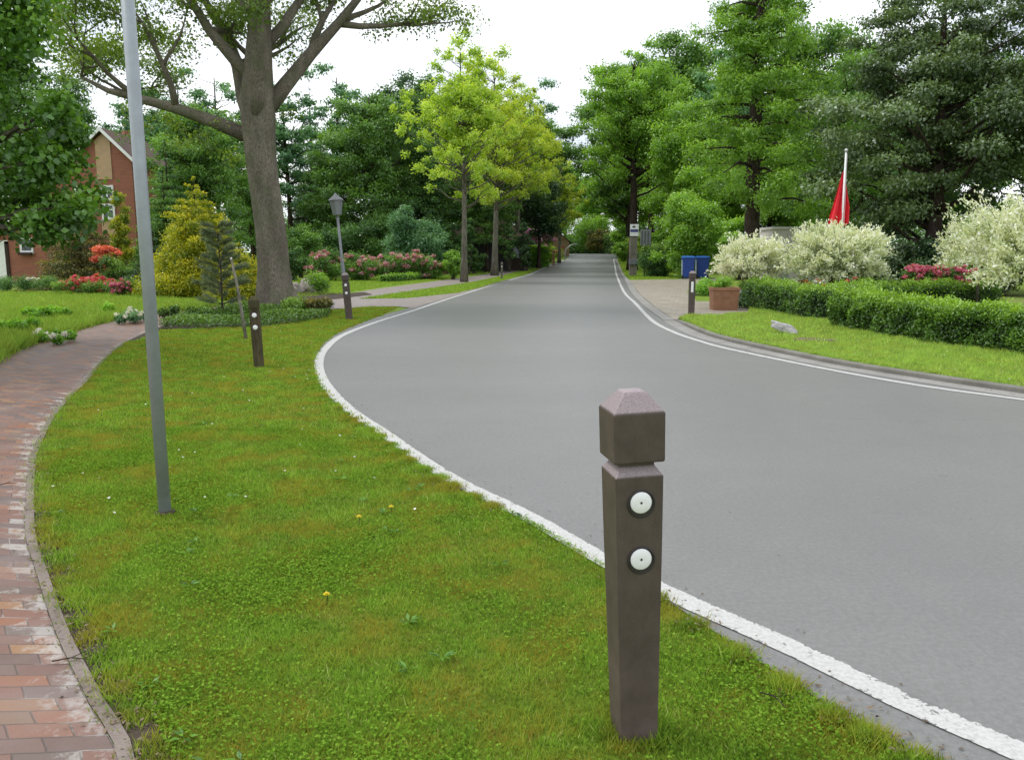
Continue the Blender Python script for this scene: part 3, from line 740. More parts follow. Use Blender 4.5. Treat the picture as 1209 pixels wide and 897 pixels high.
# twigs and dead leaves at the kerbs
def twig(loc, l, rz, label):
    mb = MB(); mb.tube([(0, 0, .006), (l * .4, .01, .012), (l, -.012, .008)], [.003, .0025, .001], 6); mb.tube([(l * .4, .01, .012), (l * .6, .05, .014)], [.002, .001], 5)
    o = mb.build('twig', M['bark_dark'], loc=loc); o.rotation_euler.z = rz; return tag(o, label, 'twig')
twig(P(62, 785) + Vector((0, 0, .01)), .16, .1, 'dark broken twig lying across the rim of the brick path')
twig(P(0, 575) + Vector((0, 0, .01)), .10, .4, 'short dark twig on the bricks at the left frame edge')
twig(P(470 / 2.375 + 700, 640 + 440 / 2.375) + Vector((0, 0, .02)), .12, -1.0, 'pale dry twig in the grass right of the near bollard')
n = 900; x, y = along(offset(EDGE_L, -.03), n, .05, 1.6, 6, patchy=.9); n2 = 1500; x2, y2 = along(offset(PATH_R, .06), n2, .05, 1.6, 9)
x = np.concatenate([x, x2]); y = np.concatenate([y, y2]); n = len(x)
nr = rand_unit(n) * .5; nr[:, 2] += 1
o = leaves('leaf_litter', np.stack([x, y, rng.uniform(.004, .02, n)], 1), nr, rand_unit(n) * np.array([1, 1, .2]), rng.uniform(.008, .03, n), rng.uniform(.004, .014, n), rng.random(n), plain('dead_leaf', (.20, .15, .10), .9, 0, 10, .4))
tag(o, 'dry leaf litter and grit along the lawn rim', 'leaf litter', kind='stuff')

# ------------------------------------------------------------------ near bollard and its kind
def bollard(loc, label, rz, group, H=1.1, hw=.075, refl=(.83, .68), rot=(0, 0)):
    e = empty('bollard', loc, label, 'bollard', group, (rot[0], rot[1], rz))
    s = H / 1.10
    # tapering shaft, waist, head with a blunt pyramid top
    o = MB().sqrings([(hw * .84, -.1), (hw * .84, .0), (hw * .90, .35 * s), (hw, .80 * s), (hw * 1.0, .874 * s)] + [(hw * .74, .900 * s), (hw * .74, .912 * s), (hw * .74, .926 * s),
              (hw * .92, .930 * s), (hw * 1.02, .940 * s), (hw * 1.04, 1.035 * s)][0:3]).build('shaft', M['recycled_brown'], e, bevel=.004)
    MB().sqrings([(hw * .80, .9145 * s), (hw * 1.0, .920 * s), (hw * 1.05, .93 * s), (hw * 1.08, 1.038 * s), (hw * 1.0, 1.046 * s), (hw * .46, 1.094 * s), (hw * .40, 1.098 * s)]).build('head', M['recycled_brown'], e, bevel=.003)
    for zc in refl:
        zc *= s
        y0 = -hw * (1 if zc > .8 * s else .90 + .1 * (zc / s - .35) / .45)
        q = link('reflector', MB().lathe([(.034, 0), (.034, .003), (.031, .0065), (.012, .0085)], 28).mesh('reflector'), M['reflector'], e, (0, y0 - .004, zc), True)
        q.rotation_euler = (R(90), 0, 0)
        w = link('washer', MB().lathe([(.037, -.0005), (.037, .003)], 28).mesh('washer'), M['dark_metal'], q); w.location.z = -.0005
        s2 = link('screw', MB().lathe([(.0035, 0), (.003, .0015)], 12).mesh('screw'), M['dark_metal'], q); s2.location.z = .0086
    return e
p0 = P(748, 864)
def near_bollard():
    hw = .0735; yf = p0.y - hw
    zs, zh, zt, za, r1, r2 = Z(562, yf), Z(547, yf - .006), Z(488, yf - .006), Z(459, p0.y), Z(594, yf), Z(661, yf)
    e = empty('bollard', p0, 'dark brown bollard with two round white reflectors in the near lawn', 'bollard', None, (0, R(-1.7), R(10)))
    MB().sqrings([(hw * .80, -.1), (hw * .80, 0), (hw * .86, .3 * zs), (hw * .96, .75 * zs), (hw, zs - .004), (hw * .99, zs), (hw * .72, zs + .026), (hw * .70, zh + .02)]).build('shaft', M['recycled_brown'], e, bevel=.003)
    MB().sqrings([(hw * .72, zh + .012), (hw * 1.0, zh - .001), (hw * 1.05, zh + .004), (hw * 1.065, zt - .004), (hw * 1.04, zt + .003), (hw * .56, za - .012), (hw * .44, za - .002), (hw * .2, za)]).build('head', M['recycled_brown'], e, bevel=.003)
    for zc in (r1, r2):
        hh = hw * (.86 + .10 * (zc / zs - .3) / .45) if zc < .75 * zs else hw * (.96 + .04 * (zc / zs - .75) / .25)
        w = link('washer', MB().lathe([(.0425, -.002), (.0425, .0035), (.0400, .0050), (.0375, .0010)], 32).mesh('washer'), M['rim_shadow'], e, (.004, -hh - .0006, zc)); w.rotation_euler = (R(90), 0, 0)
        q = link('reflector', MB().lathe([(.0325, 0), (.0325, .0035), (.0300, .0052), (.010, .0060)], 32).mesh('reflector'), M['reflector'], e, (.003, -hh - .0012, zc + .0035), True); q.rotation_euler = (R(90), 0, 0)
        s2 = link('screw', MB().lathe([(.0038, 0), (.003, .0012)], 12).mesh('screw'), M['dark_metal'], q); s2.location.z = .0061
M['rim_shadow'] = plain('rim_shadow', (.035, .03, .026), .5)  # dark washer colour stands in for the crescent shadow around each reflector
near_bollard()
n = 900; ang = rng.uniform(0, 6.283, n); rad_ = .075 + np.abs(rng.normal(0, .03, n))
o = grass('bollard_tufts', [(p0.x + np.cos(ang) * rad_, p0.y + np.sin(ang) * rad_, np.full(n, .05), np.full(n, .0045))], M['blades']); tag(o, 'uncut grass tufts around the foot of the near bollard', 'grass', kind='stuff')
n = 110; tt_ = rng.integers(0, 400, n); x = rng.uniform(-1.5, 6, n); y = rng.uniform(3, 16, n)
k = in_poly(x, y, EDGE_L + ROAD_R[::-1]); x, y = x[k], y[k]; x2, y2 = along(offset(EDGE_L, .12), 260, .10, 1.6, 9); x3, y3 = along(offset(KERB, -.10), 500, .05, 6, 20)
x = np.concatenate([x, x2, x3]); y = np.concatenate([y, y2, y3]); n = len(x); nr = rand_unit(n) * .3; nr[:, 2] += 1
o = leaves('road_grit', np.stack([x, y, rng.uniform(.004, .010, n)], 1), nr, rand_unit(n) * np.array([1, 1, .1]), rng.uniform(.006, .022, n), rng.uniform(.005, .012, n), rng.random(n), plain('grit', (.13, .10, .07), .9, 0, 10, .4))
tag(o, 'crumbs of dead leaf and grit on the asphalt', 'litter', kind='stuff')
def small_bollard(loc, H, label, hw, mat, n_ref, rz, tilt=(0, 0), top=.93):
    e = empty('bollard', loc, label, 'bollard', 'weathered bollards further down the road', (tilt[0], tilt[1], rz))
    MB().sqrings([(hw * .93, -.1), (hw, H * .5), (hw, H * .80)]).build('shaft', mat, e, bevel=.004)
    MB().sqrings([(hw * .8, H * .802), (hw * .8, H * .83), (hw * 1.04, H * .84), (hw * 1.04, H * .95), (hw * .5, H)]).build('head', mat, e, bevel=.004)
    for i in range(n_ref):
        q = link('reflector', MB().lathe([(.032, 0), (.03, .006), (.015, .01)], 18).mesh('reflector'), M['reflector'], e, (0, -hw - .002, H * (.74 - .17 * i)), True); q.rotation_euler = (R(90), 0, 0)
    return e
p = P(306, 433); small_bollard(p, Z(350, p.y), 'olive weathered wooden bollard with two reflectors, next to the leaning thin stake', .062, M['post_wood'], 2, R(10), (0, R(-2)))
p = P(412.5, 377); small_bollard(p, Z(322, p.y), 'brown bollard at the foot of the leaning lantern post', .075, M['recycled_brown'], 2, R(5), (0, R(-4)))
p = P(816, 372); e = small_bollard(p, Z(320, p.y), 'grey brown bollard at the corner of the right driveway, single white reflector', .075, M['recycled_brown'], 0, R(-8))
q = MB().box(-.028, .028, -.085, -.078, .55, .80).build('reflector', M['reflector'], e, bevel=.002)
p = P(592.5, 330); small_bollard(p, .95, 'slim dark bollard in the grass beside the second street tree', .06, M['bark_grey'], 1, 0)
p = P(653.5, 313); small_bollard(p, 1.2, 'small reddish bollard by the road far down on the left', .09, M['terracotta'], 1, 0)

# ------------------------------------------------------------------ poles and lamps
p = P(195, 606); hgt = 3.7
e = empty('street_pole', p, 'smooth grey steel street pole standing in the near lawn', 'pole', None, (0, R(-.4), 0))
MB().lathe([(.035, -.2), (.035, hgt), (.0335, hgt)], 24).build('pole', M['grey_paint'], e, smooth=True)
MB().lathe([(.037, hgt), (.037, hgt + .03), (.012, hgt + .045)], 24).build('cap', M['grey_paint'], e, smooth=True)
MB().lathe([(.055, 0), (.06, .012), (.04, .02)], 18).build('soil_ring', M['soil'], e)

p = A(411, 18.9); H = Z(232, 18.9)
e = empty('lantern_post', p, 'leaning grey garden lantern post on the corner of the side driveway', 'street lamp', None, (0, R(-4.2), 0))
MB().lathe([(.045, -.1), (.045, H * .45), (.032, H * .47), (.028, H * .84)], 14).build('post', M['lamp_grey'], e, smooth=True)
ln = MB().rings([[(r_ * math.cos(6.283 * (j + .5) / 6), r_ * math.sin(6.283 * (j + .5) / 6), z_) for j in range(6)] for r_, z_ in [(.045, H * .85), (.09, H * .855), (.14, H * .965), (.145, H * .97)]]).build('lantern', M['lamp_glass'], e)
mb = MB()
for j in range(6):
    t = 6.283 * (j + .5) / 6; mb.tube([(.092 * math.cos(t), .092 * math.sin(t), H * .855), (.144 * math.cos(t), .144 * math.sin(t), H * .968)], [.008, .008], 5)
mb.build('frame', M['lamp_grey'], ln)
MB().rings([[(r_ * math.cos(6.283 * (j + .5) / 6), r_ * math.sin(6.283 * (j + .5) / 6), z_) for j in range(6)] for r_, z_ in [(.175, H * .971), (.16, H * .982), (.05, H * 1.01), (.012, H * 1.03)]]).build('roof', M['lamp_grey'], ln)

p = P(291, 401); H = Z(306, p.y)
e = empty('stake', p, 'thin pale wooden stake leaning in the lawn in front of the pine sapling', 'stake')
MB().tube([(0, 0, -.05), (-.07, 0, H * .4), (-.13, 0, H * .75), (-.20, .02, H)], [.030, .027, .022, .018], 8, .05).build('stick', M['stake_wood'], e, smooth=True)
MB().tube([(-.20, .02, H), (-.203, .02, H + .03)], [.02, .016], 8).build('pale_tip', M['white_paint'], e)
mb = MB(); mb.tube([(-.13, 0, H * .75), (-.17, -.01, H * .8)], [.01, .006], 5); mb.build('knot', M['stake_wood'], e)

def far_lamp(pxx, y, ytop, label):
    p = A(pxx, y); H = Z(ytop, y) - p.z
    e = empty('street_lamp', p, label, 'street lamp', 'street lamps at the far end of the road')
    MB().lathe([(.09, -.1), (.07, H * .5), (.05, H * .93)], 10).build('post', M['galv'], e, smooth=True)
    MB().lathe([(.06, H * .93), (.24, H * .95), (.36, H * .985), (.2, H * 1.0), (.05, H * 1.01)], 14).build('lamp_head', M['white_paint'], e, smooth=True)
far_lamp(711, 120, 252, 'white headed street lamp at the end of the road, right one of the pair')
far_lamp(704, 124, 261, 'grey street lamp at the end of the road, left one of the pair')
# curved hoop lamp far left
p = A(667, 78); e = empty('curved_post', p, 'dark curved arm post leaning over the far left road edge', 'post')
MB().tube([(0, 0, -.1), (0, 0, .7), (.12, 0, 1.05), (.5, 0, 1.4), (1.0, 0, 1.55)], [.05, .05, .045, .04, .035], 8).build('arm', M['galv'], e, smooth=True)
MB().box(.85, 1.15, -.08, .08, 1.5, 1.58).build('end_plate', M['galv'], e, bevel=.01)

# ------------------------------------------------------------------ flag
p = A(988.5, 25.5); H = Z(180, p.y)
e = empty('flagpole', p, 'white flagpole with a round knob behind the middle willow', 'flagpole')
MB().lathe([(.04, -.1), (.035, H * .5), (.027, H)], 14).build('pole', M['white_paint'], e, smooth=True)
MB().lathe([(.015, H), (.05, H + .03), (.055, H + .06), (.03, H + .10), (.004, H + .11)], 14).build('knob', M['galv'], e, smooth=True)
MB().tube([(.045, -.03, 1.1), (.05, -.03, H * .6), (.03, -.02, H - .05)], [.005] * 3, 5).build('halyard', M['white_cloth'], e)
def flag():
    zt, zb = Z(203, p.y), Z(272, p.y); nz, nx = 26, 22
    v = []; f = []
    for i in range(nz + 1):
        t = i / nz; z = zt + (zb - zt) * t
        w = .04 + .30 * t ** .8
        if t > .75: w *= 1 + .1 * (t - .75)
        for j in range(nx + 1):
            s = j / nx
            xx = -.37 * min(1, .12 + t * 1.1) + (.37 * min(1, .12 + t * 1.1) + .20 * min(1, t * 1.5)) * s
            yy = .05 + .09 * t * math.sin(s * 17 + t * 1.2) + .03 * math.sin(s * 31)
            v.append((xx, yy, z - .25 * s * (1 - s) * t + .5 * t * t * (s ** 3) * .5))
    for i in range(nz):
        for j in range(nx):
            a_ = i * (nx + 1) + j; f.append((a_, a_ + 1, a_ + nx + 2, a_ + nx + 1))
    o = MB().add(v, f).build('flag', M['red_cloth'], smooth=True, loc=p)
    tag(o, 'limp red flag hanging in folds from the white flagpole', 'flag')
    v2 = [(x_, y_ - .012, z_) for (x_, y_, z_) in v[-(nx + 1) * 3:]]
    v3 = [(x_, y_, z_ - .13) for (x_, y_, z_) in v2[-(nx + 1):]]
    h2 = nx // 2; vv = v2[-(nx + 1):][:h2 + 1] + v3[:h2 + 1]; ff = [(j, j + 1, j + h2 + 2, j + h2 + 1) for j in range(h2)]
    MB().add(vv, ff).build('white_band', M['white_cloth'], o, smooth=True)
flag()

# ------------------------------------------------------------------ sign and boxes at the far right of the road
p = P(747, 326); y_ = p.y; w = 1 / F * y_
e = empty('sign_post', p, 'white and blue neighbourhood sign on a thick weathered wooden post', 'sign')
MB().sqrings([(4.0 * w, -.1), (4.2 * w, Z(280, y_) - p.z)]).build('post', M['stake_wood'], e, bevel=.01)
MB().box(-5 * w, 5 * w, -.30, -.27, Z(279, y_) - p.z, Z(265, y_) - p.z).build('panel', M['white_paint'], e, bevel=.005)
MB().box(-4.6 * w, 4.6 * w, -.310, -.302, Z(274.2, y_) - p.z, Z(271, y_) - p.z).build('blue_band', plain('sign_blue', (.05, .06, .2), .5), e)
MB().box(-2.2 * w, 1.0 * w, -.310, -.302, Z(269, y_) - p.z, Z(267, y_) - p.z).build('blue_mark', M['dark_metal'], e)
MB().box(-4.5 * w, 5.5 * w, -.36, .2, Z(312, y_) - p.z, Z(306, y_) - p.z).build('grey_box', M['lamp_grey'], e, bevel=.01)
p = P(760.5, 327); y_ = p.y; w = 1 / F * y_
e = empty('grey_sign', p, 'grey back of a board on a thin dark pole beside the round box bush', 'sign')
MB().lathe([(.035, -.1), (.035, Z(272, y_))], 10).build('pole', M['dark_metal'], e)
MB().box(-5.5 * w, 7 * w, -.04, -.0, Z(290, y_), Z(271, y_)).build('board', M['lamp_grey'], e, bevel=.01)
mb = MB()
for k in range(3): mb.box((-4 + 3.5 * k) * w, (-3.2 + 3.5 * k) * w, -.052, -.042, Z(289, y_), Z(273, y_))
mb.build('ribs', M['dark_metal'], e)

# wheelie bins
def wheelie(loc, label, s=1.0, rz=0):
    e = empty('wheelie_bin', loc, label, 'bin', 'blue wheelie bins on the driveway', (0, 0, rz), s)
    b = MB(); b.rings([[(-.22, -.26, .08), (.22, -.26, .08), (.22, .24, .08), (-.22, .24, .08)], [(-.29, -.36, .98), (.29, -.36, .98), (.29, .36, .98), (-.29, .36, .98)]])
    b.build('body', M['blue_plastic'], e, bevel=.02)
    MB().box(-.31, .31, -.38, .38, .94, .985).build('rim', M['blue_plastic'], e, bevel=.01)
    MB().rings([[(-.31, -.40, .99), (.31, -.40, .99), (.31, .38, .99), (-.31, .38, .99)], [(-.30, -.39, 1.03), (.30, -.39, 1.03), (.30, .38, 1.05), (-.30, .38, 1.05)],
                [(-.24, -.30, 1.06), (.24, -.30, 1.06), (.24, .32, 1.09), (-.24, .32, 1.09)]]).build('lid', M['blue_lid'], e, bevel=.008)
    MB().tube([(-.24, .40, .98), (-.24, .46, 1.0), (.24, .46, 1.0), (.24, .40, .98)], [.016] * 4, 8).build('handle', M['blue_plastic'], e)
    MB().rings([[(-.297, -.2, .2), (-.297, .2, .2), (-.3, .25, .9), (-.3, -.25, .9)], [(-.255, -.2, .2), (-.255, .2, .2), (-.27, .25, .9), (-.27, -.25, .9)]]).build('side_panel', M['pale_plastic'], e)
    for s_ in (-1, 1):
        q = link('wheel', MB().lathe([(.03, -.025), (.09, -.03), (.10, -.02), (.10, .02), (.09, .03), (.03, .025)], 18).mesh('wheel'), M['plastic_and_shade_black'], e, (s_ * .25, -.2, .10), True)
        q.rotation_euler = (0, R(90), 0)
pb = P(812, 329.5); s = (Z(302, pb.y)) / 1.09
wheelie(pb, 'left of two blue wheelie bins beside the round box bush', s, R(-8))
wheelie(A(828.5, pb.y + .5), 'right of two blue wheelie bins, partly behind the white willow', s, R(-5))

# planter and lantern on the driveway corner
p = P(854, 366); w = p.y / F
e = empty('planter', p, 'square terracotta planter with a small green plant at the hedge end', 'planter', None, (0, 0, R(-4)))
hw = 15 * w; H = Z(339, p.y)
MB().sqrings([(hw * .92, 0), (hw, H * .86), (hw * 1.06, H * .87), (hw * 1.06, H), (hw * .94, H), (hw * .92, H * .9)]).build('pot', M['terracotta'], e, bevel=.008)
q = link('rosette', MB().lathe([(.045, 0), (.04, .01), (.015, .016)], 10).mesh('rosette'), M['terracotta'], e, (.05, -hw * .975, H * .6)); q.rotation_euler = (R(90), 0, 0)
MB().sqrings([(hw * .9, H * .89), (hw * .9, H * .93)]).build('soil', M['soil'], e)
a_ = clump_leaves([((0, 0, H + .12), (.22, .22, .16), .5), ((-.18, 0, H + .03), (.2, .15, .1), .9)], 900, .07, .35, .3); leaves('plant', *a_[:5], a_[5], M['leaf_bright'], e)
p = P(876, 364)
e = empty('garden_lantern', p, 'dark blue grey garden lantern box on legs between planter and hedge', 'lantern')
for sx in (-1, 1):
    for sy in (-1, 1): MB().box(sx * .09 - .012, sx * .09 + .012, sy * .09 - .012, sy * .09 + .012, 0, .2).build('leg', M['dark_metal'], e)
MB().sqrings([(.09, .2), (.115, .22), (.115, .42), (.06, .5), (.02, .52)]).build('case', M['lamp_grey'], e, bevel=.006)
MB().box(-.07, .07, -.122, -.118, .24, .40).build('pane', M['dark_glass'], e)

# rock on the verge
def rock(loc, dims, mat, label, seed, cat='rock', rz=0, group=None, name='boulder', tilt=0):
    bm = bmesh.new(); bmesh.ops.create_icosphere(bm, subdivisions=4, radius=1)
    for v in bm.verts:
        q = v.co.copy(); d_ = noise.noise(q * 1.3 + Vector((seed, 0, 0))) * .35 + noise.noise(q * 3.7 + Vector((0, seed, 0))) * .14 + noise.noise(q * 9) * .04
        q *= 1 + d_
        v.co = Vector((q.x * dims[0], q.y * dims[1], max(q.z, -.4) * dims[2]))
    me = bpy.data.meshes.new(name); bm.to_mesh(me); bm.free()
    o = link(name, me, mat, None, loc, True); o.rotation_euler = (0, tilt, rz)
    return tag(o, label, cat, group)
rock(P(926, 397) + Vector((0, 0, .12)), (.27, .11, .11), M['log'], 'pale grey broken stone slab lying tilted on the right verge', 3, rz=R(-25), name='stone_slab', tilt=R(22))
rock(P(960, 405) + Vector((0, 0, .032)), (.42, .30, .05), plain('dry_earth', (.15, .115, .08), .95, 0, 9, .5), 'flat patch of bare brown earth heaped behind the stone slab', 9, 'earth', name='earth_patch')
RG = 'boulders edging the rockery behind the oak'
rock(P(345, 346) + Vector((0, 0, .12)), (.36, .25, .26), M['stone'], 'small pale boulder beside the oak trunk, left of the two', 5, group=RG)
rock(P(365, 345) + Vector((0, 0, .15)), (.42, .30, .34), M['stone'], 'larger pale boulder in the rockery, right of the two', 8, group=RG)
# terracotta point between the hedges
p = A(1053, 16.5); e = rock(p, (.01, .01, .01), M['terracotta'], 'x', 1) if False else None
o = MB().add([(-.16, -.1, 0), (.16, -.1, 0), (.16, .1, 0), (-.16, .1, 0), (-.05, -.03, Z(347, 17.2)), (.02, .03, Z(347, 17.2) + .01), (.16, 0, .55), (-.14, 0, .57)],
             [(0, 1, 6, 4, 7), (3, 7, 5, 6, 2), (4, 6, 5), (7, 4, 5), (0, 7, 3), (1, 2, 6), (0, 3, 2, 1)]).build('garden_ornament', M['terracotta'], loc=A(1053, 17.2))
tag(o, 'terracotta pointed garden ornament peeking over the front hedge', 'ornament')
# ------------------------------------------------------------------ buildings
def house():
    Y = 41.0; w = Y / F; base = A(100, Y); e = empty('brick_house', base, 'red brick house with a steep gable and a tan boarded panel', 'house')
    X = lambda q: (A(q, Y).x - base.x); Zz = lambda q: Z(q, Y)
    xr, xl = X(165), X(-40); xa = X(134)
    apex = Zz(155); er = Zz(187); el = Zz(318)
    D_ = 4.5
    f = [(xl, 0, -.1), (xr, 0, -.1), (xr, 0, er), (xa, 0, apex), (xl, 0, el)]; k = len(f)
    b_ = [(x, D_, z) for x, _, z in f]
    MB().add(f + b_, [tuple(range(k)), tuple(range(2 * k - 1, k - 1, -1))] + [(i, i + k, (i + 1) % k + k, (i + 1) % k) for i in range(k)]).build('wall', M['brick_wall'], e)
    def slope(x0, z0, x1, z1):
        t = .14
        return MB().add([(x0, -.3, z0 + .02), (x1, -.3, z1 + .02), (x1, D_ + .3, z1 + .02), (x0, D_ + .3, z0 + .02), (x0, -.3, z0 + t), (x1, -.3, z1 + t), (x1, D_ + .3, z1 + t), (x0, D_ + .3, z0 + t)],
                        [(3, 2, 1, 0), (4, 5, 6, 7), (0, 1, 5, 4), (1, 2, 6, 5), (2, 3, 7, 6), (3, 0, 4, 7)])
    slope(xa, apex, xr + .25, er - .25 * (apex - er) / (xr - xa)).build('roof', M['roof_tile'], e)
    slope(xl - .2, el - .2, xa, apex).build('roof', M['roof_tile'], e)
    def verge(x0, z0, x1, z1):
        return MB().add([(x0, -.34, z0 - .02), (x1, -.34, z1 - .02), (x1, -.302, z1 - .02), (x0, -.302, z0 - .02), (x0, -.34, z0 + .16), (x1, -.34, z1 + .16), (x1, -.302, z1 + .16), (x0, -.302, z0 + .16)],
                        [(3, 2, 1, 0), (4, 5, 6, 7), (0, 1, 5, 4), (1, 2, 6, 5), (2, 3, 7, 6), (3, 0, 4, 7)])
    verge(xa, apex, xr + .25, er - .25 * (apex - er) / (xr - xa)).build('verge_board', M['white_paint'], e)
    verge(xl - .2, el - .2, xa, apex).build('verge_board', M['white_paint'], e)
    p_ = MB(); p_.box(X(124.5), X(142), -.05, -.003, Zz(212), Zz(166)); p_.add([(X(124.5), -.05, Zz(166)), (X(142), -.05, Zz(166)), (X(134), -.05, Zz(158)), (X(124.5), -.003, Zz(166)), (X(142), -.003, Zz(166)), (X(134), -.003, Zz(158))], [(0, 1, 2), (1, 4, 5, 2), (0, 2, 5, 3)])
    p_.build('boarded_panel', M['tan_wood'], e)
    MB().box(X(126), X(142), -.05, -.003, Zz(276), Zz(259)).build('boarded_panel', M['tan_wood'], e)
    def window(x0, x1, z0, z1, bars=True):
        g_ = MB().box(x0, x1, -.03, -.004, z0, z1).build('window', M['dark_glass'], e)
        t = .09; fr = MB(); fr.box(x0 - t, x0, -.06, -.006, z0 - t, z1 + t); fr.box(x1, x1 + t, -.06, -.006, z0 - t, z1 + t); fr.box(x0, x1, -.06, -.006, z1, z1 + t); fr.box(x0, x1, -.06, -.006, z0 - t, z0)
        if bars: fr.box((x0 + x1) / 2 - .03, (x0 + x1) / 2 + .03, -.058, -.032, z0, z1); fr.box(x0, (x0 + x1) / 2 - .03, -.057, -.032, z0 + (z1 - z0) * .62, z0 + (z1 - z0) * .62 + .05); fr.box((x0 + x1) / 2 + .03, x1, -.057, -.032, z0 + (z1 - z0) * .62, z0 + (z1 - z0) * .62 + .05)
        fr.build('frame', M['white_paint'], g_)
        MB().box(x0 - t - .05, x1 + t + .05, -.12, -.004, z0 - t - .07, z0 - t - .003).build('sill', M['stone'], g_)
    window(X(129), X(140), Zz(234), Zz(221)); window(X(129), X(140), Zz(257), Zz(243)); window(X(99), X(110), Zz(234), Zz(221))
    window(X(30), X(41), Zz(296), Zz(283), False)
    bx_ = MB(); bx_.box(X(28), X(43), -.3, -.13, Zz(301), Zz(298)); bx_.build('window_box', M['dark_wood'], e)
    MB().box(X(-14), X(10), -.05, -.003, .05, Zz(288)).build('door', M['white_paint'], e)
    MB().box(X(10), X(14), -.07, -.003, 0, Zz(285)).build('door_post', M['dark_wood'], e)
    MB().box(X(-16), X(14), -.07, -.003, Zz(288) + .003, Zz(284)).build('door_post', M['white_paint'], e)
    MB().lathe([(.25, 0), (.25, .9)], 4, (xa - .2, 3, apex - .5)).build('chimney', M['brick_wall'], e)
    MB().lathe([(.11, 0), (.1, .25)], 10, (X(40), -1.4, 0)).build('doorstep_lamp', M['white_paint'], e) if False else None
house()
# far bungalow under the trees: brown hipped roof, dark carport
def bungalow():
    Y = 62; base = A(572, Y); w = Y / F; e = empty('bungalow', base, 'low house with a brown tiled roof and dark carport behind the street trees', 'house')
    zb = base.z
    MB().box(-3.3, 3.2, 0, 6, -.1, Z(284, Y) - zb).build('wall', M['dark_wood'], e)
    MB().box(-2.2, 1.9, -.06, -.004, 0, Z(287, Y) - zb).build('carport', M['plastic_and_shade_black'], e)  # flat black panel painted in for the shade inside the open carport
    z0, z1 = Z(283, Y) - zb, Z(256, Y) - zb
    MB().add([(-3.6, -.6, z0), (3.5, -.6, z0), (3.5, 6.6, z0), (-3.6, 6.6, z0), (-1.2, 3, z1), (1.2, 3, z1)], [(0, 1, 5, 4), (1, 2, 5), (2, 3, 4, 5), (3, 0, 4), (3, 2, 1, 0)]).build('roof', M['roof_brown'], e)
    MB().box(2.1, 2.9, -.06, -.004, .9, z0 - .5).build('window', M['dark_glass'], e)
    e2 = empty('garden_gable', A(655, 88), 'pale gabled house end behind the mauve rhododendron', 'house')
    zb = e2.location.z; z0, z1 = Z(285, 88) - zb, Z(262, 88) - zb
    MB().add([(-3, 0, -.1), (1.5, 0, -.1), (1.5, 0, z0), (-.8, 0, z1 - .1), (-3, 0, z0), (-3, 5, -.1), (1.5, 5, -.1), (1.5, 5, z0), (-.8, 5, z1 - .1), (-3, 5, z0)],
             [(0, 1, 2, 3, 4), (9, 8, 7, 6, 5), (0, 5, 6, 1), (1, 6, 7, 2), (4, 9, 5, 0)]).build('wall', M['tan_wood'], e2)
    MB().add([(-3.3, -.3, z0 - .2), (-.8, -.3, z1), (1.8, -.3, z0 - .2), (-3.3, 5.3, z0 - .2), (-.8, 5.3, z1), (1.8, 5.3, z0 - .2)], [(0, 1, 4, 3), (1, 2, 5, 4)]).build('roof', M['roof_brown'], e2)
bungalow()
Y = 37; b_ = A(935, Y); e = empty('white_shed', b_, 'low white flat roofed shed behind the willows', 'shed')
zt = Z(268, Y)
MB().box(A(909, Y).x - b_.x, A(975, Y).x - b_.x, 0, 3, -.05, zt - .12).build('wall', M['shed_white'], e)
MB().box(A(907, Y).x - b_.x, A(977, Y).x - b_.x, -.15, 3.15, zt - .117, zt).build('roof', M['shed_white'], e, bevel=.02)
MB().box(A(912, Y).x - b_.x, A(930, Y).x - b_.x, -.03, -.003, 0, 1.9).build('door', M['galv'], e)
# garden globe at the house
o = MB().lathe([(.06, 0), (.07, .12), (.17, .18), (.19, .3), (.15, .42), (.05, .48)], 16).build('garden_lamp', M['white_paint'], loc=P(40, 341), smooth=True)
tag(o, 'small white globe garden lamp in the flower bed before the brick house', 'garden lamp')

